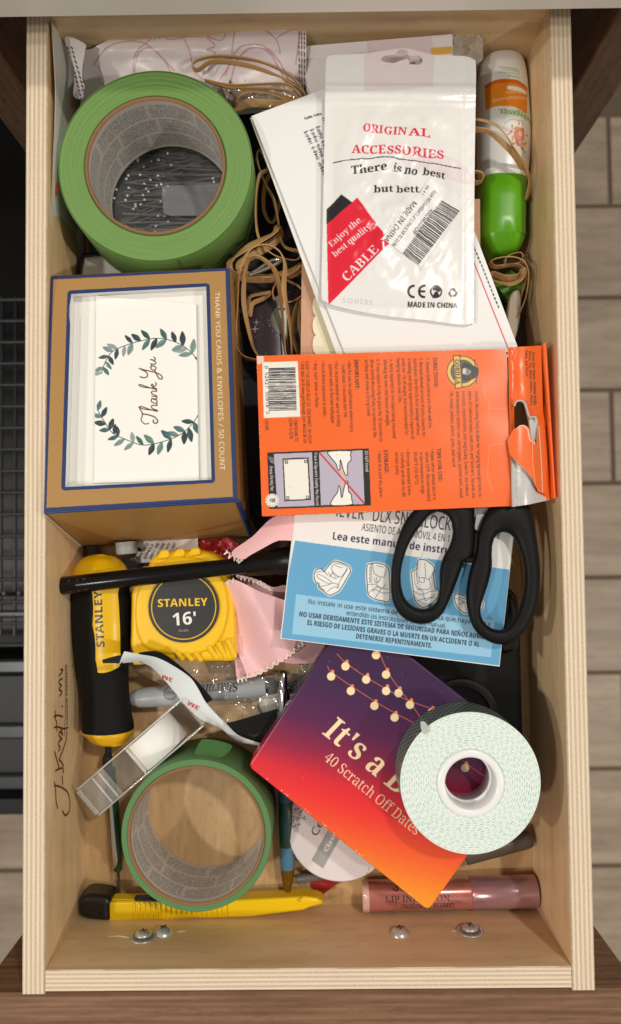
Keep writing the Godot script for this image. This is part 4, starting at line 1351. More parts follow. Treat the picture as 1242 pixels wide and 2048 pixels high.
func thank_you_box():
	var hf := func(_u, v): return 65.0 + (v - 545.0) / 467.0 * 11.0
	var t := [at(103, 552, 65), at(459, 536, 65), at(475, 1001, 76), at(88, 1025, 76)]
	var b := [at(186, 622, 2), at(480, 606, 2), at(503, 1075, 2), at(168, 1095, 2)]
	var box0 := thing("card_box", "kraft brown card box with navy edges and a window onto a Thank You leaf-wreath card", "card box", at(330, 850, 0))
	var kraft_c := c8(174, 132, 76)
	var kraft := relief(mat(kraft_c, 0.45), 0.3, 0.01, 18.0)
	var navy := c8(30, 52, 104)
	var st := begin()
	var c = (t[0] + t[2] + b[0] + b[2]) * 0.25
	for i in 4:
		var j := (i + 1) % 4
		var n: Vector3 = (t[i] + t[j] + b[i] + b[j]) * 0.25 - c
		quad(st, t[i], t[j], b[j], b[i], n)
	quad(st, b[0], b[1], b[2], b[3], Vector3.DOWN)
	part("sides", done([st]), kraft, box0)
	# printed top with the window cut out
	var pr := sheet_print(t[0], t[1], t[3] + (t[3] - t[0]) * 0.0, 4.0, kraft_c)
	# widen the sheet's frame so that the whole tapered lid fits
	var lm = (t[0] - t[1]) * 0.05
	pr = sheet_print(t[3] + (t[0] - t[3]) * 1.03 + lm, (t[1] - t[0]) * 1.09 + t[3] + (t[0] - t[3]) * 1.03, t[3] + (t[3] - t[0]) * 0.02 + lm, 4.0, kraft_c)
	for i in 400:
		var a := rng.randf_range(0, pr.im.get_width())
		var y := rng.randf_range(0, pr.im.get_height())
		pr.im.fill_rect(Rect2i(int(a), int(y), rng.randi_range(2, 7), 1), kraft_c.darkened(rng.randf_range(0.03, 0.10)))
	var cn := Z(0, 500, 1.882, [192, 103, 862, 68, 892, 944, 165, 988])
	pr.line([cn[0], cn[1], cn[2], cn[3], cn[0]], 10.0, navy)
	pr.line([cn[2], cn[3]], 16.0, navy)
	pr.line([cn[1], cn[2]], 14.0, navy)
	var win := Z(0, 500, 1.882, [268, 166, 776, 138, 796, 864, 246, 892])
	pr.line(win, 15.0, navy, true)
	pr.text("THANK YOU CARDS & ENVELOPES / 50 COUNT", 430, 584, 440.5, 941, 9.5, c8(236, 226, 204))
	part("printed_lid", sheet(cn, hf, 60.0, pr, 0.7, [win], false), [mat_tex(pr.tex(), 0.45), M.paper], box0)
	# white liner walls under the window, cards inside
	var liner := begin()
	var w3 := []
	for p in win:
		w3.append(at(p.x, p.y, hf.call(p.x, p.y) - 0.72))
	var mid: Vector3 = (w3[0] + w3[2]) * 0.5
	for i in 4:
		var j := (i + 1) % 4
		var a: Vector3 = w3[i] + (w3[i] - mid) * 0.012
		var d: Vector3 = w3[j] + (w3[j] - mid) * 0.012
		quad(liner, a, d, d + Vector3(0, -0.03, 0), a + Vector3(0, -0.03, 0), mid - (a + d) * 0.5)
	part("liner", done([liner]), mat(c8(236, 234, 229), 0.7), box0)
	var env := begin()
	var lo := Vector3(0, -0.0072, 0)
	quad(env, w3[0] + (w3[0] - mid) * 0.01 + lo, w3[1] + (w3[1] - mid) * 0.01 + lo, w3[2] + (w3[2] - mid) * 0.01 + lo, w3[3] + (w3[3] - mid) * 0.01 + lo, Vector3.UP)
	part("envelope_stack", done([env]), mat(c8(238, 236, 231), 0.65), box0)
	# the card
	var ch := func(u, v): return hf.call(u, v) - 6.5
	var q := Z(0, 500, 1.882, [362, 172, 738, 205, 748, 868, 354, 876])
	var cp := sheet_print(at(q[0].x - 6, q[0].y - 12, ch.call(q[0].x, q[0].y)), at(q[1].x + 14, q[0].y - 12, ch.call(q[1].x, q[0].y)), at(q[3].x - 6, q[3].y + 8, ch.call(q[3].x, q[3].y)), 4.0, c8(244, 243, 238))
	var z2 := func(l): return Z(0, 500, 1.882, l)
	var tones := [c8(38, 66, 70), c8(74, 116, 114), c8(120, 146, 142), c8(150, 164, 162), c8(56, 92, 92), c8(96, 128, 122), c8(44, 56, 62)]
	for br in [[745, 415, 715, 380, 670, 350, 600, 332, 530, 342, 470, 360, 420, 385, 395, 425, 382, 465], [755, 612, 720, 660, 680, 695, 620, 720, 540, 735, 470, 712, 425, 690, 395, 650, 366, 600]]:
		var path := curve(z2.call(br), 8)
		cp.line(path, 1.5, c8(60, 66, 66))
		cp.line([path[0], path[3]], 3.4, c8(60, 70, 66))
		var n := 15
		for i in n + 1:
			var f := int((0.10 + 0.90 * i / n) * (path.size() - 2))
			var p: Vector2 = path[f]
			var d: Vector2 = (path[f + 1] - p).normalized()
			for s in ([-1.0, 1.0] if i % 2 == 0 else [1.0]) if i < n else [0.0]:
				if i % 2 == 1:
					s = -1.0 if (i / 2) % 2 == 0 else 1.0
				var dir := d.rotated(s * rng.randf_range(0.75, 1.1))
				var ln := rng.randf_range(24, 31) * (1.0 - 0.25 * i / n)
				var wd := ln * rng.randf_range(0.17, 0.23)
				var nn := Vector2(-dir.y, dir.x)
				var leaf := curve([p, p + dir * ln * 0.25 + nn * wd * 0.8, p + dir * ln * 0.55 + nn * wd, p + dir * ln, p + dir * ln * 0.55 - nn * wd, p + dir * ln * 0.25 - nn * wd * 0.8], 4, true)
				var col: Color = tones[rng.randi_range(0, 6)]
				cp.poly(leaf, col)
				cp.poly([p, p + dir * ln * 0.3 + nn * wd * 0.6, p + dir * ln * 0.9, p + dir * ln * 0.5], col.lightened(rng.randf_range(0.05, 0.25)))
				cp.line([p, p + dir * ln * 0.85], 0.7, col.darkened(0.3))
	# lettering in a pen script, written upwards
	var ink := c8(92, 56, 36)
	var sc := func(l, wd):
		var r := []
		for i in range(0, l.size(), 2):
			r.append(z2.call([597.0 - l[i + 1] * 1.08 - l[i] * 0.04, 655.0 - l[i] * 1.06])[0])
		cp.line(curve(r, 7), wd, ink)
	sc.call([2, 34, 0, 48, 14, 60, 34, 54, 52, 62, 60, 66], 2.0)
	sc.call([36, 56, 32, 34, 24, 12, 10, 2, 2, 8, 6, 18, 14, 16], 2.4)
	sc.call([44, 2, 52, 30, 62, 58, 58, 62, 52, 46, 48, 2, 54, 18, 64, 22, 66, 12, 66, 2, 72, 4], 2.0)
	sc.call([90, 20, 80, 22, 74, 12, 76, 2, 84, 4, 90, 20, 89, 4, 94, 2, 98, 6], 2.0)
	sc.call([98, 20, 99, 2, 105, 16, 113, 21, 116, 12, 116, 2, 121, 4], 2.0)
	sc.call([122, 2, 130, 30, 140, 58, 136, 62, 130, 44, 126, 2, 128, 12, 138, 20, 141, 15, 132, 11, 141, 2, 147, 5], 2.0)
	sc.call([168, 58, 164, 44, 170, 32, 184, 36, 194, 54], 2.2)
	sc.call([197, 60, 190, 34, 184, 8, 174, -14, 162, -20, 160, -10, 172, -2, 190, 6], 2.2)
	sc.call([200, 20, 192, 14, 193, 4, 201, 2, 206, 10, 204, 19, 199, 20, 210, 16], 2.0)
	sc.call([214, 20, 212, 6, 218, 1, 226, 10, 229, 20, 227, 5, 232, 2, 238, 8], 2.0)
	part("greeting_card", sheet(q, ch, 400.0, cp, 0.5, [], false), [mat_tex(cp.tex(), 0.6), M.paper], box0)
	# scuffed navy corner edging running down the right and front corners
	var nv := mat(navy, 0.4)
	for e in [[2, 2], [3, 3]]:
		var top0: Vector3 = t[e[0]]
		var bot0: Vector3 = b[e[0]]
		var dirx := Vector3(0.0009 if e[0] == 2 else -0.0006, 0.0002, 0.0006)
		if e[0] == 2:
			part("corner_edge", done([sweep([top0 + dirx * 0.2, bot0 + dirx * 0.2], [Vector2(0.0016, 0.0011)], 6)]), nv, box0)
	part("front_edge", done([sweep([t[3] + Vector3(0, -0.0006, 0), t[2] + Vector3(0, -0.0006, 0)], [Vector2(0.0009, 0.0009)], 8)]), nv, box0)
	part("worn_corner", done([sweep([t[3] + Vector3(-0.0002, -0.0008, 0.0008), b[3] + Vector3(-0.0002, 0, 0.0008)], [Vector2(0.0005, 0.0005)], 6)]), mat(c8(226, 216, 196), 0.7), box0)

func tape_measure():
	var t := thing("tape_measure", "yellow tape measure with a round black label lying between screwdriver and pink ribbon", "tape measure", at(365, 1215, 0))
	var yel := relief(mat(c8(246, 196, 10), 0.36), 0.2, 0.004, 14.0)
	M.yellow = yel
	var o := Z(80, 1060, 2.003, [362, 300, 364, 250, 385, 205, 425, 155, 440, 120, 480, 92, 560, 80, 640, 82, 690, 95, 720, 115, 745, 160, 770, 230, 782, 330, 784, 440, 782, 520, 700, 528, 600, 526, 545, 520, 520, 522, 470, 505, 400, 520, 362, 480, 360, 400])
	part("case", plate(curve(o, 4, true), 33.0, 3.0, 3.5, 4), yel, t)
	# raised face with a stepped outline
	var face := Z(80, 1060, 2.003, [380, 310, 392, 240, 440, 160, 500, 120, 570, 108, 650, 118, 700, 150, 740, 220, 752, 320, 730, 420, 680, 480, 600, 500, 500, 495, 420, 470, 385, 400])
	part("face_plate", plate(curve(face, 4, true), 35.4, 32.0, 1.8, 3), yel, t)
	for k in 6:
		var p := Z(80, 1060, 2.003, [545 + k * 38, 490 - absf(k - 1.5) * 4, 570 + k * 38, 522])
		if k > 2:
			p = Z(80, 1060, 2.003, [560 + k * 38, 478 - (k - 2) * 14, 600 + k * 36, 515 - (k - 3) * 3])
		part("grip_rib", done([sweep([at(p[0].x, p[0].y, 35.2), at(p[1].x, p[1].y, 32.6)], [Vector2(0.0016, 0.0010)], 10)]), yel, t)
	for k in 3:
		var p := Z(80, 1060, 2.003, [470 + k * 62, 100 - k * 6, 500 + k * 62, 88 - k * 4])
		part("top_lug", plate(curve(Z(0, 0, 1.0, [p[0].x, p[0].y + 8, p[0].x + 6, p[1].y - 2, p[1].x + 6, p[1].y - 4, p[1].x + 8, p[0].y + 6]), 3, true), 35.0, 30.0, 1.2), yel, t)
	part("base_foot", plate(Z(80, 1060, 2.003, [365, 505, 410, 512, 415, 540, 372, 542]), 24.0, 4.0, 1.5), yel, t)
	var c := at(367.5, 1214, 36.6)
	var r := 0.0208
	var pr := sheet_print(c + Vector3(-r, 0, -r), c + Vector3(r, 0, -r), c + Vector3(-r, 0, r), 9.0, c8(38, 37, 38))
	var m := pr.px(367.5, 1214)
	pr.dot(m, 0.0192 * pr.k, c8(238, 190, 20))
	pr.dot(m, 0.0186 * pr.k, c8(38, 37, 38))
	pr.text("STANLEY", 80 + 470 / 2.003, 1060 + 309 / 2.003, 80 + 672 / 2.003, 1060 + 303 / 2.003, 15.5, c8(245, 200, 20), "sansbold")
	pr.text("16'", 80 + 530 / 2.003, 1060 + 384 / 2.003, 80 + 632 / 2.003, 1060 + 376 / 2.003, 25.0, c8(240, 238, 232), "sansbold")
	pr.text("30-495", 80 + 555 / 2.003, 1060 + 408 / 2.003, 80 + 596 / 2.003, 1060 + 407 / 2.003, 4.5, c8(190, 188, 184))
	for i in 26:
		var a := rng.randf() * TAU
		var q := m + Vector2(cos(a), sin(a)) * rng.randf_range(0.003, 0.018) * pr.k
		pr.pen([q, q + Vector2(rng.randf_range(-14, 14), rng.randf_range(4, 18))], 1.0, c8(72, 70, 70))
	var st := begin()
	for i in 72:
		var a := TAU * i / 72.0
		var a1 := TAU * (i + 1) / 72.0
		var p := c + Vector3(cos(a), 0, sin(a)) * r
		var q := c + Vector3(cos(a1), 0, sin(a1)) * r
		tri(st, c, p, q, Vector3.UP, pr.uv(c), pr.uv(p), pr.uv(q))
		quad(st, p, q, q + Vector3(0, -0.0016, 0), p + Vector3(0, -0.0016, 0), p - c, [pr.uv(p), pr.uv(q), pr.uv(q), pr.uv(p)])
	part("label", done([st]), mat_tex(pr.tex(), 0.4), t)

func screwdriver():
	var t := thing("screwdriver", "fat yellow and black screwdriver handle lying along the plywood side", "screwdriver", at(205, 1300, 0))
	var H := 20.0
	var rub := relief(mat(c8(23, 22, 22), 0.7, {"metallic_specular": 0.3}), 0.25, 0.012, 20.0)
	var path := []
	var secs := []
	var prof := [[201, 1113, 22], [201, 1122, 38], [201, 1140, 51], [201, 1175, 57], [202, 1250, 57.5], [205, 1320, 52], [209, 1360, 47], [212, 1400, 46], [214, 1435, 48.5], [216, 1455, 50.5], [216, 1460, 49]]
	for p in prof:
		path.append(at(p[0], p[1], H))
		secs.append(Vector2(p[2] / 3.27, p[2] / 3.27) * 0.001)
	path = curve(path, 5)
	secs = curve(secs, 5)
	part("rubber_grip", done([sweep(path, secs, 48)]), rub, t)
	# the yellow shell that shows through the grip
	var rad := func(v):
		var best := 10.0
		for i in prof.size() - 1:
			if v >= prof[i][1] and v <= prof[i + 1][1]:
				best = lerpf(prof[i][2], prof[i + 1][2], (v - prof[i][1]) / float(prof[i + 1][1] - prof[i][1]))
		return best
	var mid := func(v):
		for i in prof.size() - 1:
			if v >= prof[i][1] and v <= prof[i + 1][1]:
				return lerpf(prof[i][0], prof[i + 1][0], (v - prof[i][1]) / float(prof[i + 1][1] - prof[i][1]))
		return 201.0
	var shell := func(u, v):
		var r: float = rad.call(v)
		# the centre line stands 20 mm high; nearer parts of the handle look larger
		var d: float = (u - mid.call(v)) / (r * 1.045)
		return H + r / 3.27 * sqrt(maxf(0.0, 1.0 - d * d)) + 0.75
	var yo := PackedVector2Array(curve(Z(80, 1060, 3.881, [265, 330, 285, 270, 330, 222, 400, 196, 470, 190, 540, 200, 600, 230, 645, 270, 662, 310, 640, 400, 606, 480, 612, 600, 620, 760, 622, 900, 622, 1040, 590, 1075, 540, 1098, 480, 1110, 420, 1100, 370, 1080, 352, 1020, 335, 880, 315, 720, 300, 600, 296, 500, 275, 420]), 4, true))
	var yp := sheet_print(at(140, 1100, 38), at(265, 1100, 38), at(140, 1352, 38), 5.0, c8(246, 196, 10))
	yp.text("STANLEY", 80 + 500 / 3.881, 1060 + 915 / 3.881, 80 + 478 / 3.881, 1060 + 470 / 3.881, 16.0, c8(34, 32, 30), "sansbold")
	# worn print: scratches of the shell's own yellow across the lettering
	for i in 90:
		var y := rng.randf_range(1225, 1300)
		var x := rng.randf_range(186, 212)
		yp.disc(x, y, rng.randf_range(0.4, 1.5) * (0.5 if y < 1245 else 1.0), c8(246, 196, 10))
	part("yellow_shell", sheet(yo, shell, 5.0, yp, 0.4), [mat_tex(yp.tex(), 0.32), M.yellow], t)
	var pom := []
	var pos := []
	for p in [[201, 1111.5, 20], [201, 1115, 29], [201, 1122, 39.5], [201, 1131, 47], [201, 1140, 52], [201, 1152, 55], [201, 1162, 56.6]]:
		pom.append(at(p[0], p[1], H))
		pos.append(Vector2(p[2] / 3.27 + 0.35, p[2] / 3.27 + 0.35) * 0.001)
	part("pommel", done([sweep(pom, pos, 48)]), M.yellow, t)
	var cap := []
	var cs := []
	for p in [[216, 1456, 49], [216, 1461, 51.5], [216, 1466, 49], [215, 1477, 39], [214, 1483, 34], [214, 1484, 8]]:
		cap.append(at(p[0], p[1], H))
		cs.append(Vector2(p[2] / 3.27, p[2] / 3.27) * 0.001)
	part("end_cap", done([sweep(cap, cs, 40)]), mat(c8(236, 180, 10), 0.35), t)
	# shaft
	part("shaft", done([sweep([at(216, 1480, H), at(217, 1512, H - 1)], [Vector2(0.0019, 0.0019)], 6)]), mat(c8(46, 50, 58), 0.35, {"metallic": 0.6}), t)
	part("collar", done([sweep([at(216, 1508, 18), at(215, 1516, 18), at(214, 1528, 17.5), at(220, 1545, 17)], [Vector2(0.0022, 0.0022), Vector2(0.0030, 0.0030), Vector2(0.0030, 0.0030), Vector2(0.0024, 0.0024)], 12)]), mat(c8(30, 30, 32), 0.5), t)

func ribbon():
	var t := thing("ribbon_bow", "pale pink ribbed ribbon bow with white lace edging, half under the blue booklet", "ribbon bow", at(560, 1200, 20))
	# ribbed weave: stripes of two pinks
	var pk := c8(247, 202, 204)
	var mk := func(ang, sd):
		var im := Image.create_empty(256, 256, false, Image.FORMAT_RGB8)
		for y in 256:
			for x in 256:
				var s: float = sin((x * cos(ang) + y * sin(ang)) * TAU / 8.0)
				im.set_pixel(x, y, pk.lerp(c8(230, 170, 176), clampf(0.5 - 0.7 * s, 0.0, 1.0)).lerp(pk, 0.25 + 0.2 * noise.get_noise_2d(x * 0.05 + sd, y * 0.05)))
		return im
	var t1 := ImageTexture.create_from_image(mk.call(0.0, 1.0))
	var sat := func(rot):
		var m := mat_tex(t1, 0.45, {"texture_repeat": true, "rim_enabled": true, "rim": 0.3})
		m.uv1_scale = Vector3(rot, rot, 1)
		return m
	var zz := func(l): return Z(380, 1020, 3.881, l)
	# rotate each piece's own print frame to run the ribs along it
	var piece := func(called, outline, hf, a, b, c, parent):
		var p := Print.new()
		p.host = self
		p.o = at(a[0], a[1], a[2])
		p.ex = (at(b[0], b[1], b[2]) - p.o).normalized()
		p.ey = at(c[0], c[1], c[2]) - p.o
		p.ey = (p.ey - p.ex * p.ey.dot(p.ex)).normalized()
		p.w = 0.040
		p.h = 0.040
		return part(called, sheet(PackedVector2Array(outline), hf, 7.0, p, 0.5), [sat.call(1.0), mat(pk, 0.6)], parent)
	var thread := mat(c8(240, 226, 212), 0.8)
	var h_low := func(u, v): return 40.0 - (v - 1160.0) * 0.055 + 6.0 * sin((u - 440.0) * 0.024 + v * 0.004) + 3.5 * sin((u - v * 0.6) * 0.05) + (u - 500.0) * 0.03
	piece.call("lower_flap", curve(zz.call([215, 592, 270, 560, 335, 538, 420, 572, 560, 640, 740, 702, 900, 760, 920, 1025, 880, 1045, 800, 1110, 700, 1180, 560, 1262, 455, 1302, 420, 1220, 370, 1100, 325, 930, 280, 780]), 3, true), h_low, [440, 1170, 40], [540, 1120, 40], [500, 1270, 40], t)
	piece.call("folded_edge", curve(zz.call([322, 900, 390, 1090, 440, 1230, 440, 1295, 365, 1302, 352, 1200]), 3, true), func(u, v): return 27.0 - (v - 1250.0) * 0.06, [460, 1250, 30], [470, 1320, 30], [440, 1260, 30], t)
	piece.call("right_tail", curve(zz.call([720, 1180, 820, 1100, 920, 1030, 1060, 1040, 1160, 1060, 1060, 1170, 900, 1192]), 3, true), func(u, v): return 26.0 + 4.0 * sin((u - 580.0) * 0.04 + v * 0.03), [560, 1320, 28], [555, 1250, 28], [650, 1330, 28], t)
	piece.call("upper_loop", curve(zz.call([880, 20, 760, 20, 640, 60, 560, 130, 480, 210, 350, 300, 325, 345, 405, 385, 470, 350, 560, 300, 690, 236, 860, 225]), 3, true), func(u, v): return 52.0 + 7.0 * sin(clampf((u + v * 1.2 - 1770.0) * 0.02, -1.6, 1.6)) - (580.0 - u) * 0.02, [470, 1100, 50], [455, 1070, 50], [600, 1030, 50], t)
	piece.call("inner_fold", curve(zz.call([355, 505, 440, 515, 540, 545, 640, 600, 745, 585, 745, 700, 600, 655, 480, 600, 400, 560]), 3, true), func(u, v): return 33.0 + 3.0 * sin(u * 0.05), [480, 1150, 33], [520, 1190, 33], [500, 1130, 33], t)
	var on := func(l, hf):
		var r := []
		for p in zz.call(l):
			r.append(at(p.x, p.y, hf.call(p.x, p.y) + 0.3))
		return r
	lace(on.call([440, 1305, 560, 1268, 700, 1185, 800, 1115, 895, 1040], h_low), 13, 0.0015, t, thread)
	lace(on.call([340, 530, 270, 555, 210, 590, 200, 600], h_low), 5, 0.0015, t, thread)
	lace(on.call([435, 1290, 400, 1305, 365, 1308], fl(27.0)), 3, 0.0017, t, thread)
	lace(on.call([410, 392, 380, 365, 325, 348, 285, 310], fl(49.0)), 5, 0.0019, t, thread)
	lace(on.call([640, 620, 560, 560, 470, 528, 390, 512], fl(36.0)), 8, 0.0016, t, thread)

func booklet():
	var z3 := func(l): return Z(540, 980, 2.003, l)
	var hf := fl(60.0)
	var pr := sheet_print(at(598, 940, 60), at(1045, 985, 60), at(556, 1292, 60), 3.4, c8(236, 234, 232))
	var o := Z(0, 0, 1.0, [600, 945, 1036, 990, 998, 1331, 563, 1276])
	var blue := c8(96, 166, 208)
	pr.poly(z3.call([100, 203, 960, 320, 1000, 720, 20, 620]), blue)
	pr.poly(z3.call([104, 418, 902, 525, 886, 672, 88, 578]), c8(150, 200, 230))
	var ln := func(s, x0, y0, x1, y1, cap, col, font): pr.text(s, 540 + x0 / 2.003, 980 + y0 / 2.003, 540 + x1 / 2.003, 980 + y1 / 2.003, cap, col, font)
	var k := c8(52, 52, 56)
	ln.call("4EVER° DLX SNUGLOCK® GROW", 250, 104, 905, 186, 26.0, k, "sans")
	ln.call("ASIENTO DE AUTOMÓVIL 4 EN 1", 367, 162, 722, 210, 14.5, k, "sans")
	ln.call("Lea este manual de instrucciones", 247, 198, 858, 275, 15.0, c8(44, 50, 78), "sansbold")
	var d := c8(34, 40, 54)
	ln.call("No instale ni use este sistema de seguridad hasta que haya leído y", 150, 456, 884, 546, 9.3, d, "sans")
	ln.call("entendido las instrucciones en este manual.", 305, 502, 706, 555, 9.3, d, "sans")
	ln.call("NO USAR DEBIDAMENTE ESTE SISTEMA DE SEGURIDAD PARA NIÑOS AUMENTA", 115, 507, 900, 604, 9.8, d, "sansbold")
	ln.call("EL RIESGO DE LESIONES GRAVES O LA MUERTE EN UN ACCIDENTE O AL", 147, 541, 840, 630, 9.8, d, "sansbold")
	ln.call("DETENERSE REPENTINAMENTE.", 343, 596, 650, 635, 9.8, d, "sansbold")
	# drawings of four child seats
	var wh := c8(238, 238, 236)
	var inkc := c8(66, 66, 70)
	var z6 := func(l): return Z(560, 1000, 4.14, l)
	var z7 := func(l): return Z(780, 950, 3.653, l)
	var seats := [
		[z6, [283, 632, 300, 580, 345, 575, 368, 595, 385, 570, 430, 520, 470, 510, 560, 543, 584, 585, 575, 612, 500, 740, 470, 765, 410, 790, 360, 755, 320, 722, 318, 690, 296, 680], [[440, 600, 428, 565, 450, 530, 492, 528, 545, 550, 552, 575, 500, 640, 440, 600], [562, 570, 488, 690, 480, 740], [305, 622, 335, 620, 425, 680, 402, 694, 320, 650, 305, 622], [300, 600, 360, 595, 400, 630], [330, 720, 400, 704, 440, 690, 492, 704], [400, 602, 430, 640, 470, 655], [432, 600, 462, 636, 490, 640], [410, 640, 440, 600], [390, 762, 440, 726, 492, 722], [330, 690, 330, 720, 372, 752], [452, 540, 500, 560, 520, 560]]],
		[z6, [722, 545, 755, 530, 800, 523, 850, 535, 890, 558, 905, 620, 908, 830, 850, 836, 780, 820, 732, 782, 726, 720, 720, 640], [[756, 530, 754, 690], [766, 530, 775, 590, 800, 625, 860, 640, 885, 575], [780, 650, 800, 690, 836, 652], [800, 640, 806, 690], [724, 705, 790, 700, 822, 722, 902, 742], [735, 772, 780, 740, 850, 772, 905, 768], [790, 812, 832, 752, 880, 700], [745, 545, 742, 690], [800, 545, 860, 560], [770, 760, 800, 720, 840, 740]]],
		[z7, [205, 628, 240, 618, 275, 632, 310, 660, 326, 690, 320, 740, 330, 830, 356, 842, 346, 900, 300, 942, 240, 970, 188, 924, 172, 840, 160, 712, 196, 688], [[206, 632, 200, 740, 250, 752, 290, 762, 320, 704], [256, 640, 262, 752], [178, 700, 194, 820, 292, 832, 286, 752], [214, 752, 216, 780, 250, 786, 250, 755], [200, 836, 240, 850, 262, 920, 332, 870], [175, 850, 230, 876, 300, 850, 350, 850], [200, 922, 280, 900, 340, 900], [190, 700, 202, 800]]],
		[z7, [470, 886, 500, 872, 560, 890, 640, 900, 680, 932, 670, 985, 600, 1000, 545, 1010, 490, 960], [[480, 900, 540, 930, 560, 1000], [500, 890, 540, 905, 600, 905], [500, 950, 560, 930, 660, 950], [560, 890, 570, 930]]],
	]
	for s in seats:
		var q := curve((s[0] as Callable).call(s[1]), 3, true)
		var c := Vector2.ZERO
		for p in q:
			c += p / q.size()
		var big := []
		for p in q:
			big.append(c + (p - c) + (p - c).normalized() * 3.0)
		pr.poly(big, wh)
		pr.line(q, 1.8, c8(40, 40, 44), true)
		pr.poly(q, wh)
		pr.line(q, 1.2, c8(40, 40, 44), true)
		for l in s[2]:
			pr.line(curve((s[0] as Callable).call(l), 4), 0.85, inkc)
	var b := thing("instruction_booklet", "white and blue Spanish child-seat instruction booklet under the scissors", "booklet", at(790, 1150, 56))
	part("cover", sheet(o, hf, 500.0, pr, 0.4, [], false), [mat_tex(pr.tex(), 0.5), M.paper], b)
	var o2 := Z(0, 0, 1.0, [598.5, 945, 1036.5, 990, 999, 1333, 560.5, 1277])
	part("pages", sheet(o2, fl(59.5), 500.0, null, 3.0, [], false), M.paper, b)

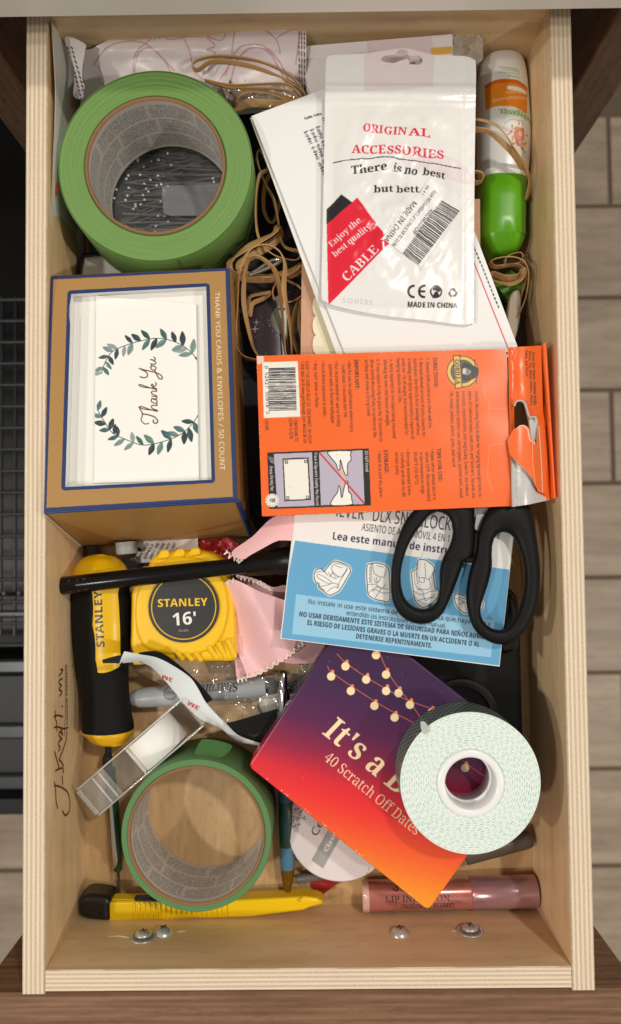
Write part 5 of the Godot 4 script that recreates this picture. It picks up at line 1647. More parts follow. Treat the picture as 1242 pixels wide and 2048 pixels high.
func putty_pack():
	var hf := func(u, _v): return 70.0 + (u - 515.0) * 0.011
	var t := thing("putty_box", "opened orange mounting putty box, print sideways, torn at its end", "box", at(790, 865, 60))
	var org := c8(243, 103, 30)
	var pr := sheet_print(at(508, 702, 70), at(1112, 682, 76.5), at(521, 1040, 70), 4.2, org)
	var bk := c8(48, 26, 20)
	var tx := func(s, x0, y0, x1, y1, cap, font): pr.text(s, 480 + x0 / 1.882, 670 + y0 / 1.882, 480 + x1 / 1.882, 670 + y1 / 1.882, cap, bk, font)
	var L := [
		["Gorilla Mounting Putty is ideal for hanging lightweight items in", 884, 212, 898, 610], ["place of traditional tapes, push pins, and fasteners. Squares are", 860, 212, 874, 614],
		["non-toxic, repositionable, and long lasting. Great for use indoors", 836, 212, 850, 607], ["and temporary outdoor use. Use on paper, painted walls, wood,", 813, 212, 828, 615],
		["tile, metal, posters, plastic, glass, and more!", 790, 212, 800, 498], ["1. Ensure both surfaces are clean and dry.", 700, 86, 711, 354],
		["2. Remove desired amount of putty squares for", 675, 86, 687, 385], ["application. Use directly from package without", 654, 88, 666, 377], ["kneading and apply approximately 4 squares of", 632, 88, 645, 392],
		["putty per 1lb of weight. Not recommended for", 610, 88, 622, 378], ["hanging objects over 2lbs.", 590, 88, 598, 258], ["3. Apply square(s) to the object being mounted", 564, 90, 576, 390],
		["allowing for even distribution of weight.", 541, 92, 551, 345], ["4. Press object firmly in place for 30 seconds to", 513, 90, 526, 402], ["allow Gorilla Mounting Putty to conform to the", 491, 92, 503, 386],
		["surface and create a strong bond.", 470, 92, 480, 308], ["• Not for use on applications where injury", 405, 96, 416, 366], ["could result if mounted item fell.", 383, 110, 392, 312],
		["• Not recommended for use on freshly", 356, 97, 366, 346], ["painted walls or flocked wallpaper.", 335, 110, 344, 337], ["• Avoid direct exposure to water.", 307, 97, 314, 312], ["• May stain some surfaces.", 278, 97, 285, 276],
		["©2021 THE GORILLA GLUE CO. CINCINNATI, OH 45241", 246, 98, 258, 410], ["1-800-966-3458 www.gorillatough.com MADE IN UK", 228, 98, 239, 408], ["CONFORMS TO", 203, 314, 206, 402], ["ASTM D-4236", 184, 314, 187, 392], ["109506", 93, 315, 96, 360],
		["• Apply when temperature is", 718, 428, 727, 622], ["above 50°F. Recommended", 698, 440, 706, 626], ["in use temperature range:", 676, 440, 684, 600], ["50-85°F (10-30°C)", 654, 440, 660, 562], ["• Remove mounted items", 626, 430, 633, 604],
		["carefully and dab to lift", 605, 442, 611, 610], ["excess putty.", 584, 442, 588, 530], ["• Store in a cool dry place.", 519, 436, 526, 614]]
	for l in L:
		tx.call(l[0], l[1], l[2], l[3], l[4], 6.6, "sans")
	for l in [["DIRECTIONS:", 727, 85, 732, 200], ["IMPORTANT:", 430, 92, 435, 206], ["TIPS FOR USE:", 741, 427, 748, 553], ["STORAGE:", 541, 433, 546, 523]]:
		tx.call(l[0], l[1], l[2], l[3], l[4], 7.6, "serifbold")
	# barcode
	var zb := func(l): return Z(480, 680, 3.881, l)
	var wt := c8(238, 234, 226)
	pr.poly(zb.call([172, 172, 448, 165, 468, 594, 184, 606]), wt)
	pr.poly(zb.call([130, 124, 182, 122, 186, 165, 150, 190, 134, 185]), c8(228, 206, 192))
	var g := RandomNumberGenerator.new()
	g.seed = 9
	var y := 218.0
	while y < 545.0:
		var w := g.randf_range(2.5, 9.0)
		pr.poly(zb.call([222, y, 430 + (y - 218) * 0.03, y - 4, 430 + (y - 218) * 0.03, y - 4 + w, 222, y + w]), c8(30, 28, 34))
		y += w + g.randf_range(2.5, 9.0)
	pr.text("0 52427 00818 3", 480 + 192 / 3.881, 680 + 200 / 3.881, 480 + 203 / 3.881, 680 + 576 / 3.881, 6.4, c8(40, 36, 40), "mono")
	# the two pictograms
	var lil := c8(186, 178, 196)
	var blk := c8(30, 26, 28)
	pr.poly(zb.call([212, 874, 1000, 842, 1016, 1284, 228, 1312]), blk)
	pr.poly(zb.call([262, 884, 560, 872, 578, 1288, 290, 1298]), lil)
	pr.poly(zb.call([612, 870, 952, 856, 968, 1274, 628, 1284]), lil)
	pr.poly(zb.call([330, 920, 532, 912, 550, 1242, 346, 1252]), blk)
	pr.poly(zb.call([338, 930, 524, 922, 540, 1234, 354, 1243]), c8(240, 236, 226))
	for q in [[360, 947], [512, 942], [372, 1226], [524, 1221]]:
		pr.poly(zb.call([q[0] - 12, q[1] - 12, q[0] + 12, q[1] - 12, q[0] + 12, q[1] + 12, q[0] - 12, q[1] + 12]), blk)
		pr.poly(zb.call([q[0] - 8, q[1] - 8, q[0] + 8, q[1] - 8, q[0] + 8, q[1] + 8, q[0] - 8, q[1] + 8]), c8(214, 206, 200))
	var wl := c8(232, 228, 224)
	pr.text("DO NOT Knead", 480 + 968 / 3.881, 680 + 860 / 3.881, 480 + 976 / 3.881, 680 + 1024 / 3.881, 6.4, wl, "sansbold")
	pr.text("Place 4 Squares Evenly Per Pound", 480 + 575 / 3.881, 680 + 874 / 3.881, 480 + 590 / 3.881, 680 + 1286 / 3.881, 6.4, wl, "sansbold")
	pr.text("Press Firmly for", 480 + 228 / 3.881, 680 + 980 / 3.881, 480 + 238 / 3.881, 680 + 1172 / 3.881, 6.6, wl, "sansbold")
	for k in 4:
		pr.line(zb.call([222 + k * 11, 905 + k * 2, 240 + k * 8, 950 + k * 3]), 1.2, c8(170, 164, 160))
	for hd in [[[688, 866, 850, 860, 858, 890, 862, 930, 838, 960, 834, 1010, 836, 1048, 818, 1044, 800, 1000, 780, 930, 775, 1000, 760, 1008, 745, 960, 700, 905]], [[712, 1284, 865, 1278, 868, 1240, 862, 1195, 845, 1180, 838, 1120, 836, 1096, 822, 1100, 808, 1150, 790, 1225, 778, 1150, 764, 1134, 758, 1180, 720, 1235]]]:
		var q := curve(zb.call(hd[0]), 4, true)
		pr.poly(q, c8(244, 240, 232))
		pr.line(q, 1.5, blk, true)
	pr.poly(zb.call([778, 1010, 800, 1000, 812, 1080, 800, 1140, 786, 1140, 792, 1080]), c8(232, 180, 150))
	pr.line(zb.call([618, 876, 964, 1268]), 3.0, c8(206, 44, 58))
	pr.disc(480 + 250 / 3.881, 680 + 1245 / 3.881, 13.5, c8(236, 232, 226))
	for i in 12:
		var a := TAU * i / 12.0
		pr.line([Vector2(480 + 250 / 3.881 + cos(a) * 10.0, 680 + 1245 / 3.881 + sin(a) * 10.0), Vector2(480 + 250 / 3.881 + cos(a) * 12.4, 680 + 1245 / 3.881 + sin(a) * 12.4)], 1.0, blk)
	pr.text("30", 480 + 246 / 3.881, 680 + 1226 / 3.881, 480 + 247 / 3.881, 680 + 1262 / 3.881, 7.0, blk, "sansbold")
	pr.text("SEC", 480 + 230 / 3.881, 680 + 1232 / 3.881, 480 + 231 / 3.881, 680 + 1258 / 3.881, 3.4, blk, "sansbold")
	# round emblem
	var ze := func(l): return Z(800, 680, 3.881, l)
	var ec: Vector2 = ze.call([487, 245])[0]
	var gold := c8(226, 184, 84)
	for r in [[32.0, c8(50, 40, 30)], [30.6, gold], [24.0, c8(60, 50, 40)], [22.6, c8(98, 92, 84)]]:
		pr.disc(ec.x, ec.y, r[0], r[1])
	pr.poly(curve(ze.call([490, 175, 545, 190, 600, 215, 608, 255, 590, 290, 545, 310, 490, 315, 480, 250]), 4, true), c8(44, 42, 44))
	pr.poly(curve(ze.call([500, 215, 530, 225, 552, 240, 545, 262, 520, 272, 498, 262]), 4, true), c8(150, 144, 138))
	pr.poly(curve(ze.call([488, 225, 505, 222, 512, 240, 505, 262, 488, 262]), 4, true), c8(206, 200, 194))
	for e in [[527, 236], [527, 254]]:
		pr.disc(800 + e[0] / 3.881, 680 + e[1] / 3.881, 1.3, c8(20, 18, 18))
	pr.poly(ze.call([412, 120, 468, 114, 486, 372, 428, 380]), c8(50, 40, 30))
	pr.poly(ze.call([418, 126, 462, 121, 480, 367, 434, 373]), gold)
	pr.text("GORILLA", 800 + 423 / 3.881, 680 + 150 / 3.881, 800 + 437 / 3.881, 680 + 346 / 3.881, 9.0, c8(32, 26, 22), "serifbold")
	pr.text("INCREDIBLY STRONG", 800 + 575 / 3.881, 680 + 150 / 3.881, 800 + 590 / 3.881, 680 + 345 / 3.881, 3.0, c8(60, 46, 30), "sansbold")
	# print on the end flap
	tx.call("Great For: Paper, Painted Walls,", 1108, 55, 1113, 262, 6.6, "serifbold")
	tx.call("Wood, Tile, Metal, Posters, Plastic,", 1091, 55, 1096, 265, 6.6, "sans")
	tx.call("Glass, and More!", 1075, 55, 1077, 155, 6.6, "sans")
	for i in 60:
		var sx := g.randf_range(525, 1010)
		var sy := g.randf_range(712, 1015)
		pr.line([Vector2(sx, sy), Vector2(sx + g.randf_range(-9, 9), sy + g.randf_range(-9, 9))], g.randf_range(0.4, 0.8), org.lightened(0.16) if i % 3 else org.darkened(0.14))
	for e in [[513, 712, 700, 706], [524, 1032, 800, 1021], [513, 712, 524, 1032], [700, 706, 1000, 698]]:
		for i in 26:
			var f := g.randf()
			var ex := Vector2(e[0], e[1]).lerp(Vector2(e[2], e[3]), f)
			pr.disc(ex.x, ex.y, g.randf_range(0.6, 1.6), c8(240, 176, 140))
	# folds where the die-cut end shows pale board
	for l in [[650, 290, 660, 450, 692, 475, 698, 640], [690, 535, 850, 525], [700, 815, 835, 795], [690, 880, 680, 1060, 720, 1170], [700, 815, 690, 880]]:
		pr.line(ze.call(l), 0.9, c8(240, 150, 104))
	# bare grey board at the torn corner
	pr.poly(ze.call([862, 905, 945, 975, 1035, 1090, 1075, 1175, 1175, 1215, 1180, 1300, 868, 1300]), c8(198, 194, 192))
	var cardm := mat_tex(pr.tex(), 0.36, {"clearcoat_enabled": true, "clearcoat": 0.25, "clearcoat_roughness": 0.2})
	var rawm := mat(c8(200, 196, 192), 0.8)
	var side_m := mat(org, 0.4)
	var main := PackedVector2Array([Vector2(513, 712), Vector2(700, 706), Vector2(1000, 698), Vector2(1010, 701), Vector2(1014, 712), Vector2(1018, 860), Vector2(1022.5, 1012), Vector2(800, 1021), Vector2(524, 1032)])
	var mh := func(u, v):
		var die: float = clampf((u - 968.0) / 50.0, 0.0, 1.0)
		return hf.call(u, v) - 0.8 * die * absf(sin((v - 700.0) * 0.0135)) + 0.5 * noise.get_noise_2d(u * 0.008, v * 0.01)
	part("printed_panel", sheet(main, mh, 24.0, pr, 9.0), [cardm, side_m], t)
	var flap := PackedVector2Array(ze.call([840, 62, 872, 55, 980, 50, 1095, 42, 1110, 560, 1125, 640, 1168, 1240, 1010, 1275, 868, 1296, 858, 900, 850, 500]))
	var hole := PackedVector2Array(curve(ze.call([888, 510, 905, 485, 930, 478, 958, 490, 975, 530, 988, 590, 1000, 668, 965, 662, 925, 668, 890, 682]), 3, true))
	var fh := func(u, v):
		var x: float = (u - 800.0) * 3.881 - (v - 680.0) * 3.881 * 0.03
		var r := 76.0
		if x < 890.0:
			r -= 3.5 * (1.0 - absf(x - 865.0) / 25.0)
		if x > 975.0:
			r -= (x - 975.0) * 0.075
		return r + 0.8 * sin(v * 0.05)
	part("end_flap", sheet(flap, fh, 9.0, pr, 0.6, [hole]), [cardm, rawm], t)
	# grey inner board standing round the hole
	var rim := curve([at(1028.5, 812, 77.5), at(1032, 804, 78), at(1040, 801.5, 78.5), at(1048, 805, 78.5), at(1053, 818, 78), at(1058, 834, 77.5), at(1068, 834, 76), at(1072, 840, 75)], 4)
	part("torn_edge", done([sweep(rim, [Vector2(0.0005, 0.0016)], 8)]), rawm, t)
	part("grey_liner", sheet(PackedVector2Array(ze.call([1000, 610, 1062, 602, 1070, 640, 1060, 800, 1020, 790, 1008, 690])), func(u, v): return 76.2 - (u - 1057.0) * 0.2, 12.0, null, 0.5), rawm, t)
	var torn := PackedVector2Array(ze.call([835, 770, 870, 715, 890, 695, 930, 662, 968, 658, 1004, 688, 1018, 770, 1060, 800, 1066, 690, 1072, 640, 1110, 660, 1135, 1000, 1148, 1200, 1078, 1176, 1034, 1092, 985, 1020, 940, 978, 890, 930, 855, 890]))
	var th := func(u, v):
		var x: float = (u - 800.0) * 3.881
		var r: float = 77.6 + 1.5 * sin((v - 840.0) * 0.02) - absf(x - 930.0) * 0.012
		if x > 1035.0 + (v - 900.0) * 0.1:
			r -= (x - 1035.0 - (v - 900.0) * 0.1) * 0.07
		return r
	var tp := sheet_print(at(1008, 845, 80), at(1105, 845, 80), at(1008, 1000, 80), 3.0, org)
	tp.line(torn, 2.0, c8(236, 214, 204), true)
	tp.line(ze.call([1040, 800, 1040, 950, 1075, 1165]), 1.2, c8(236, 200, 180))
	part("torn_flap", sheet(torn, th, 8.0, tp, 0.6), [mat_tex(tp.tex(), 0.33, {"clearcoat_enabled": true, "clearcoat": 0.25}), rawm], t)
	# the far wall of the end, seen down the side
	part("end_wall", done([sweep([at(1082, 693, 60), at(1100, 998, 60)], [Vector2(0.0006, 0.009)], 4, Vector3.UP, 8.0)]), side_m, t)

func loop_handle(outer, inner, h: float, half: float) -> ArrayMesh:
	# a closed loop of rounded section between two measured outlines
	var st := begin()
	var n := 72
	var c := Vector2.ZERO
	for p in inner:
		c += p / inner.size()
	var hit := func(poly, dir: Vector2, far: bool):
		var best := -1.0
		for i in poly.size():
			var x = Geometry2D.segment_intersects_segment(c, c + dir * 600.0, poly[i], poly[(i + 1) % poly.size()])
			if x != null:
				var d: float = c.distance_to(x)
				if best < 0.0 or (d > best) == far:
					best = d
		return best
	var rings := []
	for i in n:
		var a := TAU * i / n
		var d := Vector2(cos(a), sin(a))
		var o: Vector2 = c + d * hit.call(outer, d, true)
		var q: Vector2 = c + d * hit.call(inner, d, false)
		var r := []
		for k in 14:
			var t := TAU * k / 14.0
			var cx := signf(cos(t)) * pow(absf(cos(t)), 0.72)
			var sy := signf(sin(t)) * pow(absf(sin(t)), 0.72)
			var m := (o + q) * 0.5 + (o - q) * 0.5 * cx
			r.append(at(m.x, m.y, h + half * sy))
		rings.append(r)
	for i in n:
		var ra: Array = rings[i]
		var rb: Array = rings[(i + 1) % n]
		var cen := Vector3.ZERO
		for k in 14:
			cen += (ra[k] + rb[k]) / 28.0
		for k in 14:
			var k2 := (k + 1) % 14
			quad(st, ra[k], ra[k2], rb[k2], rb[k], (ra[k] + rb[k2]) * 0.5 - cen, [], true)
	return done([st])

func scissors():
	var t := thing("scissors", "black-handled scissors lying on the blue and white booklet, blades under the orange box", "scissors", at(930, 1100, 60))
	var m := relief(mat(c8(16, 15, 15), 0.5, {"metallic_specular": 0.3}), 0.25, 0.006, 20.0)
	var z7 := func(l): return Z(780, 950, 3.653, l)
	var lo := curve(z7.call([300, 150, 190, 240, 100, 355, 40, 520, 10, 680, 6, 850, 30, 955, 80, 1030, 150, 1075, 230, 1090, 310, 1075, 380, 1020, 430, 925, 480, 800, 520, 690, 548, 615, 600, 598, 622, 480, 618, 330, 600, 180, 450, 140]), 3, true)
	var li := curve(z7.call([360, 270, 300, 285, 225, 370, 152, 480, 106, 590, 82, 700, 82, 800, 110, 900, 175, 962, 245, 976, 310, 958, 350, 900, 362, 820, 362, 700, 388, 600, 432, 520, 457, 430, 450, 350, 420, 300]), 3, true)
	part("handle", loop_handle(lo, li, 67.0, 5.2), m, t)
	var ro := curve(z7.call([880, 170, 720, 250, 668, 340, 640, 430, 628, 560, 600, 640, 575, 730, 556, 850, 560, 960, 592, 1085, 650, 1170, 740, 1226, 830, 1240, 920, 1210, 1000, 1130, 1060, 1010, 1090, 880, 1098, 740, 1090, 600, 1070, 450, 1050, 320, 1000, 200]), 3, true)
	var ri := curve(z7.call([815, 418, 765, 455, 744, 540, 746, 660, 722, 780, 692, 870, 664, 960, 664, 1020, 692, 1080, 750, 1122, 820, 1130, 880, 1090, 940, 990, 970, 890, 985, 780, 980, 670, 950, 560, 912, 470, 872, 430]), 3, true)
	part("handle", loop_handle(ro, ri, 66.5, 5.4), m, t)
	var steel := mat(c8(205, 205, 206), 0.25, {"metallic": 0.95})
	var bl := PackedVector2Array(z7.call([632, 290, 702, 286, 708, 300, 664, 410, 640, 408, 618, 392]))
	part("blade_tang", sheet(bl, fl(66.0), 40.0, null, 2.5, [], false), steel, t)
	part("blade", sheet(PackedVector2Array([Vector2(945, 1035), Vector2(975, 1035), Vector2(985, 900), Vector2(978, 760), Vector2(972, 740), Vector2(955, 880)]), fl(64.0), 90.0, null, 1.6, [], false), steel, t)
	part("blade", sheet(PackedVector2Array([Vector2(950, 1040), Vector2(990, 1040), Vector2(1000, 900), Vector2(985, 760), Vector2(980, 742), Vector2(968, 880)]), fl(62.2), 90.0, null, 1.6, [], false), steel, t)
	part("stop_pin", plate(Z(780, 950, 3.653, [540, 606, 600, 600, 640, 612, 650, 650, 560, 640]), 68.0, 62.0, 1.0), m, t)

func build_front():
	date_box()
	foam_roll()
	tape_roll("masking_tape", "thin empty-looking roll of green masking tape with the plywood floor showing through", at(392.5, 1671, 48), 0.0426, 0.0372, 0.0478, c8(88, 134, 80), 9, 0.00036)
	# torn tape end lifting from the big ring's side
	var roll := get_node("masking_tape_001")
	part("tape_end", sheet(PackedVector2Array(curve(Z(80, 1060, 2.003, [640, 850, 665, 838, 735, 850, 770, 870, 720, 915, 650, 915, 615, 912]), 3, true)), func(u, v): return 37.0 + (v - 1480.0) * 0.16 - (u - 400.0) * 0.02, 6.0, null, 0.3), mat(c8(58, 104, 46), 0.6), roll)
	dispenser()
	velcro()
	marker_and_pen()
	knife()
	lip_gloss()
	# round tin lid
	var c := at(681, 1655, 16)
	var r := 0.0326
	var p := sheet_print(c + Vector3(-r, 0, -r), c + Vector3(r, 0, -r), c + Vector3(-r, 0, r), 5.0, c8(226, 220, 222))
	var z4 := func(l): return Z(520, 1560, 3.881, l)
	p.poly(z4.call([400, 625, 560, 330, 660, 385, 490, 690]), c8(160, 162, 160))
	p.text("Classic", 520 + 520 / 3.881, 1560 + 565 / 3.881, 520 + 620 / 3.881, 1560 + 372 / 3.881, 8.0, c8(238, 236, 234), "sansbold")
	p.text("Cello", 520 + 440 / 3.881, 1560 + 445 / 3.881, 520 + 560 / 3.881, 1560 + 215 / 3.881, 15.0, c8(50, 48, 50))
	var g := RandomNumberGenerator.new()
	g.seed = 4
	for i in 70:
		var x := 270.0 + g.randfn(0.0, 34.0)
		var y := 280.0 + g.randfn(0.0, 60.0)
		p.disc(520 + x / 3.881, 1560 + y / 3.881, g.randf_range(0.8, 1.7), c8(96, 92, 98))
	for q in [[845, 700], [862, 720], [832, 726], [850, 684]]:
		p.disc(520 + q[0] / 3.881, 1560 + q[1] / 3.881, 1.3, c8(110, 106, 110))
	var lid := thing("round_tin", "flat round white tin lid with grey stripe and dots under the sunset-coloured box", "tin", c - Vector3(0, 0.016, 0))
	var st := begin()
	for i in 96:
		var a := TAU * i / 96.0
		var b := TAU * (i + 1) / 96.0
		var q0 := c + Vector3(cos(a), 0, sin(a)) * (r - 0.0008)
		var q1 := c + Vector3(cos(b), 0, sin(b)) * (r - 0.0008)
		tri(st, c, q0, q1, Vector3.UP, p.uv(c), p.uv(q0), p.uv(q1))
	part("label", done([st]), mat_tex(p.tex(), 0.4), lid)
	part("rim", done([lathe([Vector2(r - 0.0008, -0.0002), Vector2(r, -0.0008), Vector2(r, -0.009), Vector2(r - 0.001, -0.009)], 96, Transform3D(Basis(), c))]), mat(c8(206, 202, 202), 0.35), lid)
	tag(part("eyeliner_pencil", done([sweep([at(592, 1757, 5), at(594, 1757, 5), at(612, 1755, 5), at(700, 1742, 6)], [Vector2(0.0022, 0.0022), Vector2(0.0026, 0.0026), Vector2(0.0028, 0.0028), Vector2(0.0028, 0.0028)], 20)]), mat(c8(98, 94, 92), 0.4)), "short grey pencil sticking out below the round tin lid", "pencil")
	tag(part("red_film", sheet(Z(0, 0, 1.0, [600, 1700, 618, 1745, 622, 1770, 640, 1794, 660, 1778, 692, 1756, 660, 1735]), crumple(3.0, 1.2, 0.04, 2.0), 7.0, null, 0.3), mat(Color(0.62, 0.12, 0.12, 0.78), 0.3, {"transparency": BaseMaterial3D.TRANSPARENCY_ALPHA})), "small torn piece of translucent red film beside the yellow knife tip", "film")
	# black case at the right
	var case0 := thing("black_case", "flat matt black case at the side under booklet, sunset-coloured box and foam tape", "case", at(940, 1420, 0))
	var bm := relief(mat(c8(18, 18, 18), 0.55, {"metallic_specular": 0.3}), 0.2, 0.008, 14.0)
	part("shell", plate(curve(Z(0, 0, 1.0, [812, 1180, 860, 1172, 1000, 1176, 1030, 1186, 1041, 1230, 1046, 1420, 1050, 1600, 1040, 1668, 1000, 1676, 830, 1672, 814, 1640]), 3, true), 32.0, 2.0, 3.5, 4), bm, case0)
	part("round_lid", done([lathe([Vector2(0.0005, 0.0006), Vector2(0.017, 0.0007), Vector2(0.0175, 0.0022), Vector2(0.0215, 0.0024), Vector2(0.0222, 0.0012), Vector2(0.0222, -0.001)], 64, Transform3D(Basis(), at(922, 1432, 33)), false)]), mat(c8(26, 25, 26), 0.45), case0)
	tag(part("earbud_case", plate(curve(Z(0, 0, 1.0, [1006, 1196, 1020, 1188, 1034, 1196, 1042, 1222, 1042, 1270, 1036, 1300, 1000, 1304, 996, 1240]), 4, true), 44.0, 30.0, 5.0, 5), mat(c8(18, 18, 19), 0.25)), "small glossy black rounded case seen through the scissors handle by the side panel", "case")
	tag(part("kohl_pencil", done([sweep([at(930, 1712, 9), at(1050, 1680, 9), at(1060, 1677, 9), at(1063, 1676, 9)], [Vector2(0.0054, 0.0054), Vector2(0.0054, 0.0054), Vector2(0.0050, 0.0050), Vector2(0.0036, 0.0036)], 28)]), mat(c8(92, 80, 70), 0.42)), "thick dark grey-brown make-up stick poking out below the foam tape roll", "make-up stick")
	band([[1008, 1060, 20], [1020, 1110, 20], [1040, 1160, 18], [1046, 1180, 16], [1042, 1120, 14], [1028, 1070, 14], [1014, 1040, 16]], 2.6, "tan rubber band by the side panel seen through the right-hand scissors handle", [0.3])

func date_box():
	var hf := func(u, v): return 54.0
	var o := Z(0, 0, 1.0, [500, 1530, 503, 1538, 848, 1815, 855, 1818, 862, 1815, 1070, 1522, 1073, 1515, 1070, 1509, 712, 1226, 705, 1223, 699, 1226, 502, 1524])
	var da := at(500, 1530, 54) - at(705, 1223, 54)
	var dc := at(1073, 1515, 54) - at(705, 1223, 54)
	var oo := at(705, 1223, 54) - da * 0.06 - dc * 0.04
	var pr := sheet_print(oo, oo + dc * 1.10, oo + da * 1.14, 4.0, c8(70, 30, 80))
	var stops := [[-420.0, c8(50, 24, 58)], [-200.0, c8(62, 28, 74)], [-120.0, c8(92, 26, 78)], [-60.0, c8(150, 28, 66)], [-10.0, c8(222, 36, 52)], [30.0, c8(238, 50, 46)], [90.0, c8(244, 96, 40)], [160.0, c8(249, 146, 38)], [280.0, c8(250, 186, 56)]]
	var gd := Vector2(-0.26, 0.9656)
	var gs := Vector2(0.9656, 0.26)
	for i in 350:
		var t := -420.0 + i * 2.0
		var col: Color = stops[-1][1]
		for k in stops.size() - 1:
			if t >= stops[k][0] and t < stops[k + 1][0]:
				col = (stops[k][1] as Color).lerp(stops[k + 1][1], (t - stops[k][0]) / (stops[k + 1][0] - stops[k][0]))
		var c := Vector2(500, 1530) + gd * t
		pr.poly([c - gs * 500.0 - gd * 0.4, c + gs * 700.0 - gd * 0.4, c + gs * 700.0 + gd * 2.4, c - gs * 500.0 + gd * 2.4], col)
	var cream := c8(250, 224, 176)
	var strg := c8(222, 112, 66)
	var z4 := func(l): return Z(480, 1260, 1.882, l)
	for l in [[365, 90, 400, 125, 475, 178, 550, 222, 600, 250, 640, 268, 720, 296, 800, 320], [330, 135, 343, 158, 420, 212, 510, 270, 585, 314, 660, 354, 760, 420, 850, 500, 925, 555], [520, 70, 555, 155, 600, 222, 645, 280, 690, 345]]:
		pr.line(curve(z4.call(l), 6), 1.5, strg)
	for b in [[397, 137], [343, 175], [475, 187], [417, 230], [550, 230], [597, 238], [506, 286], [582, 330], [640, 282], [721, 312], [512, 95], [550, 168], [848, 520], [760, 430]]:
		var p: Vector2 = z4.call(b)[0]
		pr.line([p + Vector2(3, -10), p + Vector2(2, -5)], 7.0, c8(240, 140, 80))
		pr.disc(p.x, p.y, 8.4, cream)
	pr.text("It's a D", 642, 1466, 800, 1594, 46.0, c8(250, 226, 182), "serifbold", 0.1)
	pr.text("ate", 806, 1599, 872, 1652, 46.0, c8(250, 226, 182), "serifbold", 0.1)
	pr.text("40 Scratch Off Dates", 646, 1519, 832, 1672, 21.0, c8(250, 220, 180), "serif")
	var sg := RandomNumberGenerator.new()
	sg.seed = 8
	for i in 70:
		pr.disc(sg.randf_range(520, 1050), sg.randf_range(1240, 1800), sg.randf_range(0.4, 0.9), c8(206, 170, 176))
	for i in 24:
		var f := sg.randf()
		var q := Vector2(500, 1530).lerp(Vector2(855, 1818), f)
		pr.disc(q.x, q.y, sg.randf_range(0.6, 1.5), c8(244, 200, 170))
	var t := thing("card_game_box", "purple to orange sunset box printed with string lights, under the foam tape roll", "box", at(790, 1520, 26))
	var m := mat_tex(pr.tex(), 0.34, {"clearcoat_enabled": true, "clearcoat": 0.2, "clearcoat_roughness": 0.3})
	part("lid", plate(o, 54.0, 36.0, 0.9, 3, pr), m, t)
	part("base", plate(Z(0, 0, 1.0, [506, 1532, 853, 1811, 1066, 1517, 706, 1230]), 36.5, 27.0, 0.3, 1, pr), m, t)

func foam_roll():
	var c := at(941, 1566, 79)
	var r := 0.0369
	var r1 := 0.0178
	var t := thing("foam_tape", "roll of white-green foam mounting tape with a clear white core on the sunset box", "tape roll", c - Vector3(0, 0.0247, 0))
	var p := sheet_print(c + Vector3(-r, 0, -r), c + Vector3(r, 0, -r), c + Vector3(-r, 0, r), 8.0, c8(230, 236, 230))
	var m := Vector2(p.im.get_width(), p.im.get_height()) * 0.5
	var g := RandomNumberGenerator.new()
	g.seed = 31
	var rr := r1 + 0.0006
	while rr < r - 0.0006:
		var n := int(rr * 1000.0 * 1.75)
		var ph := g.randf() * TAU
		for i in n:
			var a0 := ph + TAU * i / n
			var a1 := a0 + TAU / n * g.randf_range(0.42, 0.62)
			var q := []
			for k in 4:
				var a := lerpf(a0, a1, k / 3.0)
				q.append(m + Vector2(cos(a), sin(a)) * rr * p.k)
			p.pen(q, 0.00042 * p.k, c8(146, 200, 192).lerp(c8(196, 222, 214), g.randf()))
		rr += 0.00125
	var st := begin()
	var nr := 38
	for j in nr:
		for i in 128:
			var f := func(jj: int, ii: int):
				var a := TAU * ii / 128.0
				var q := r1 + (r - r1) * jj / nr
				return c + Vector3(cos(a) * q, 0.00022 * sin(jj * 2.4 + 1.3 * sin(a * 3.0)) - (0.0004 if jj == nr else 0.0), sin(a) * q)
			quad(st, f.call(j, i), f.call(j, i + 1), f.call(j + 1, i + 1), f.call(j + 1, i), Vector3.UP, [p.uv(f.call(j, i)), p.uv(f.call(j, i + 1)), p.uv(f.call(j + 1, i + 1)), p.uv(f.call(j + 1, i))], true)
	part("foam", done([st]), relief(mat_tex(p.tex(), 0.7), 0.3, 0.0, 10.0) if false else mat_tex(p.tex(), 0.7), t)
	# its outer face: dark green film with a woven pattern
	var im := Image.create_empty(1024, 128, false, Image.FORMAT_RGB8)
	for y in 128:
		for x in 1024:
			var a := fposmod(x * 0.5 + y * 0.25, 8.0) < 1.7
			var b := fposmod(x * 0.5 - y * 0.25, 8.0) < 1.7
			im.set_pixel(x, y, c8(150, 168, 156) if a or b else c8(46, 66, 58))
	var side := mat_tex(ImageTexture.create_from_image(im), 0.3, {"texture_repeat": true})
	part("film", done([lathe([Vector2(r, -0.0005), Vector2(r, -0.0246)], 128, Transform3D(Basis(), c), false)]), side, t)
	var cm := mat(c8(238, 238, 238), 0.3)
	part("core", done([lathe([Vector2(0.0134, -0.0246), Vector2(0.0134, 0.0004), Vector2(0.0142, 0.0012), Vector2(0.0170, 0.0012), Vector2(0.0177, 0.0004), Vector2(0.0177, -0.0246)], 96, Transform3D(Basis(), c))]), cm, t)
	part("core_ridge", done([lathe([Vector2(0.0121, -0.0105), Vector2(0.0121, -0.0095), Vector2(0.0133, -0.0085), Vector2(0.0133, -0.0115)], 96, Transform3D(Basis(), c))]), cm, t)
	part("loose_end", sheet(PackedVector2Array(curve(Z(480, 1260, 1.882, [680, 345, 700, 350, 712, 380, 700, 392, 684, 380]), 3, true)), fl(80.2), 6.0, null, 0.3), mat(Color(0.8, 0.82, 0.8, 0.7), 0.15, {"transparency": BaseMaterial3D.TRANSPARENCY_ALPHA}), t)

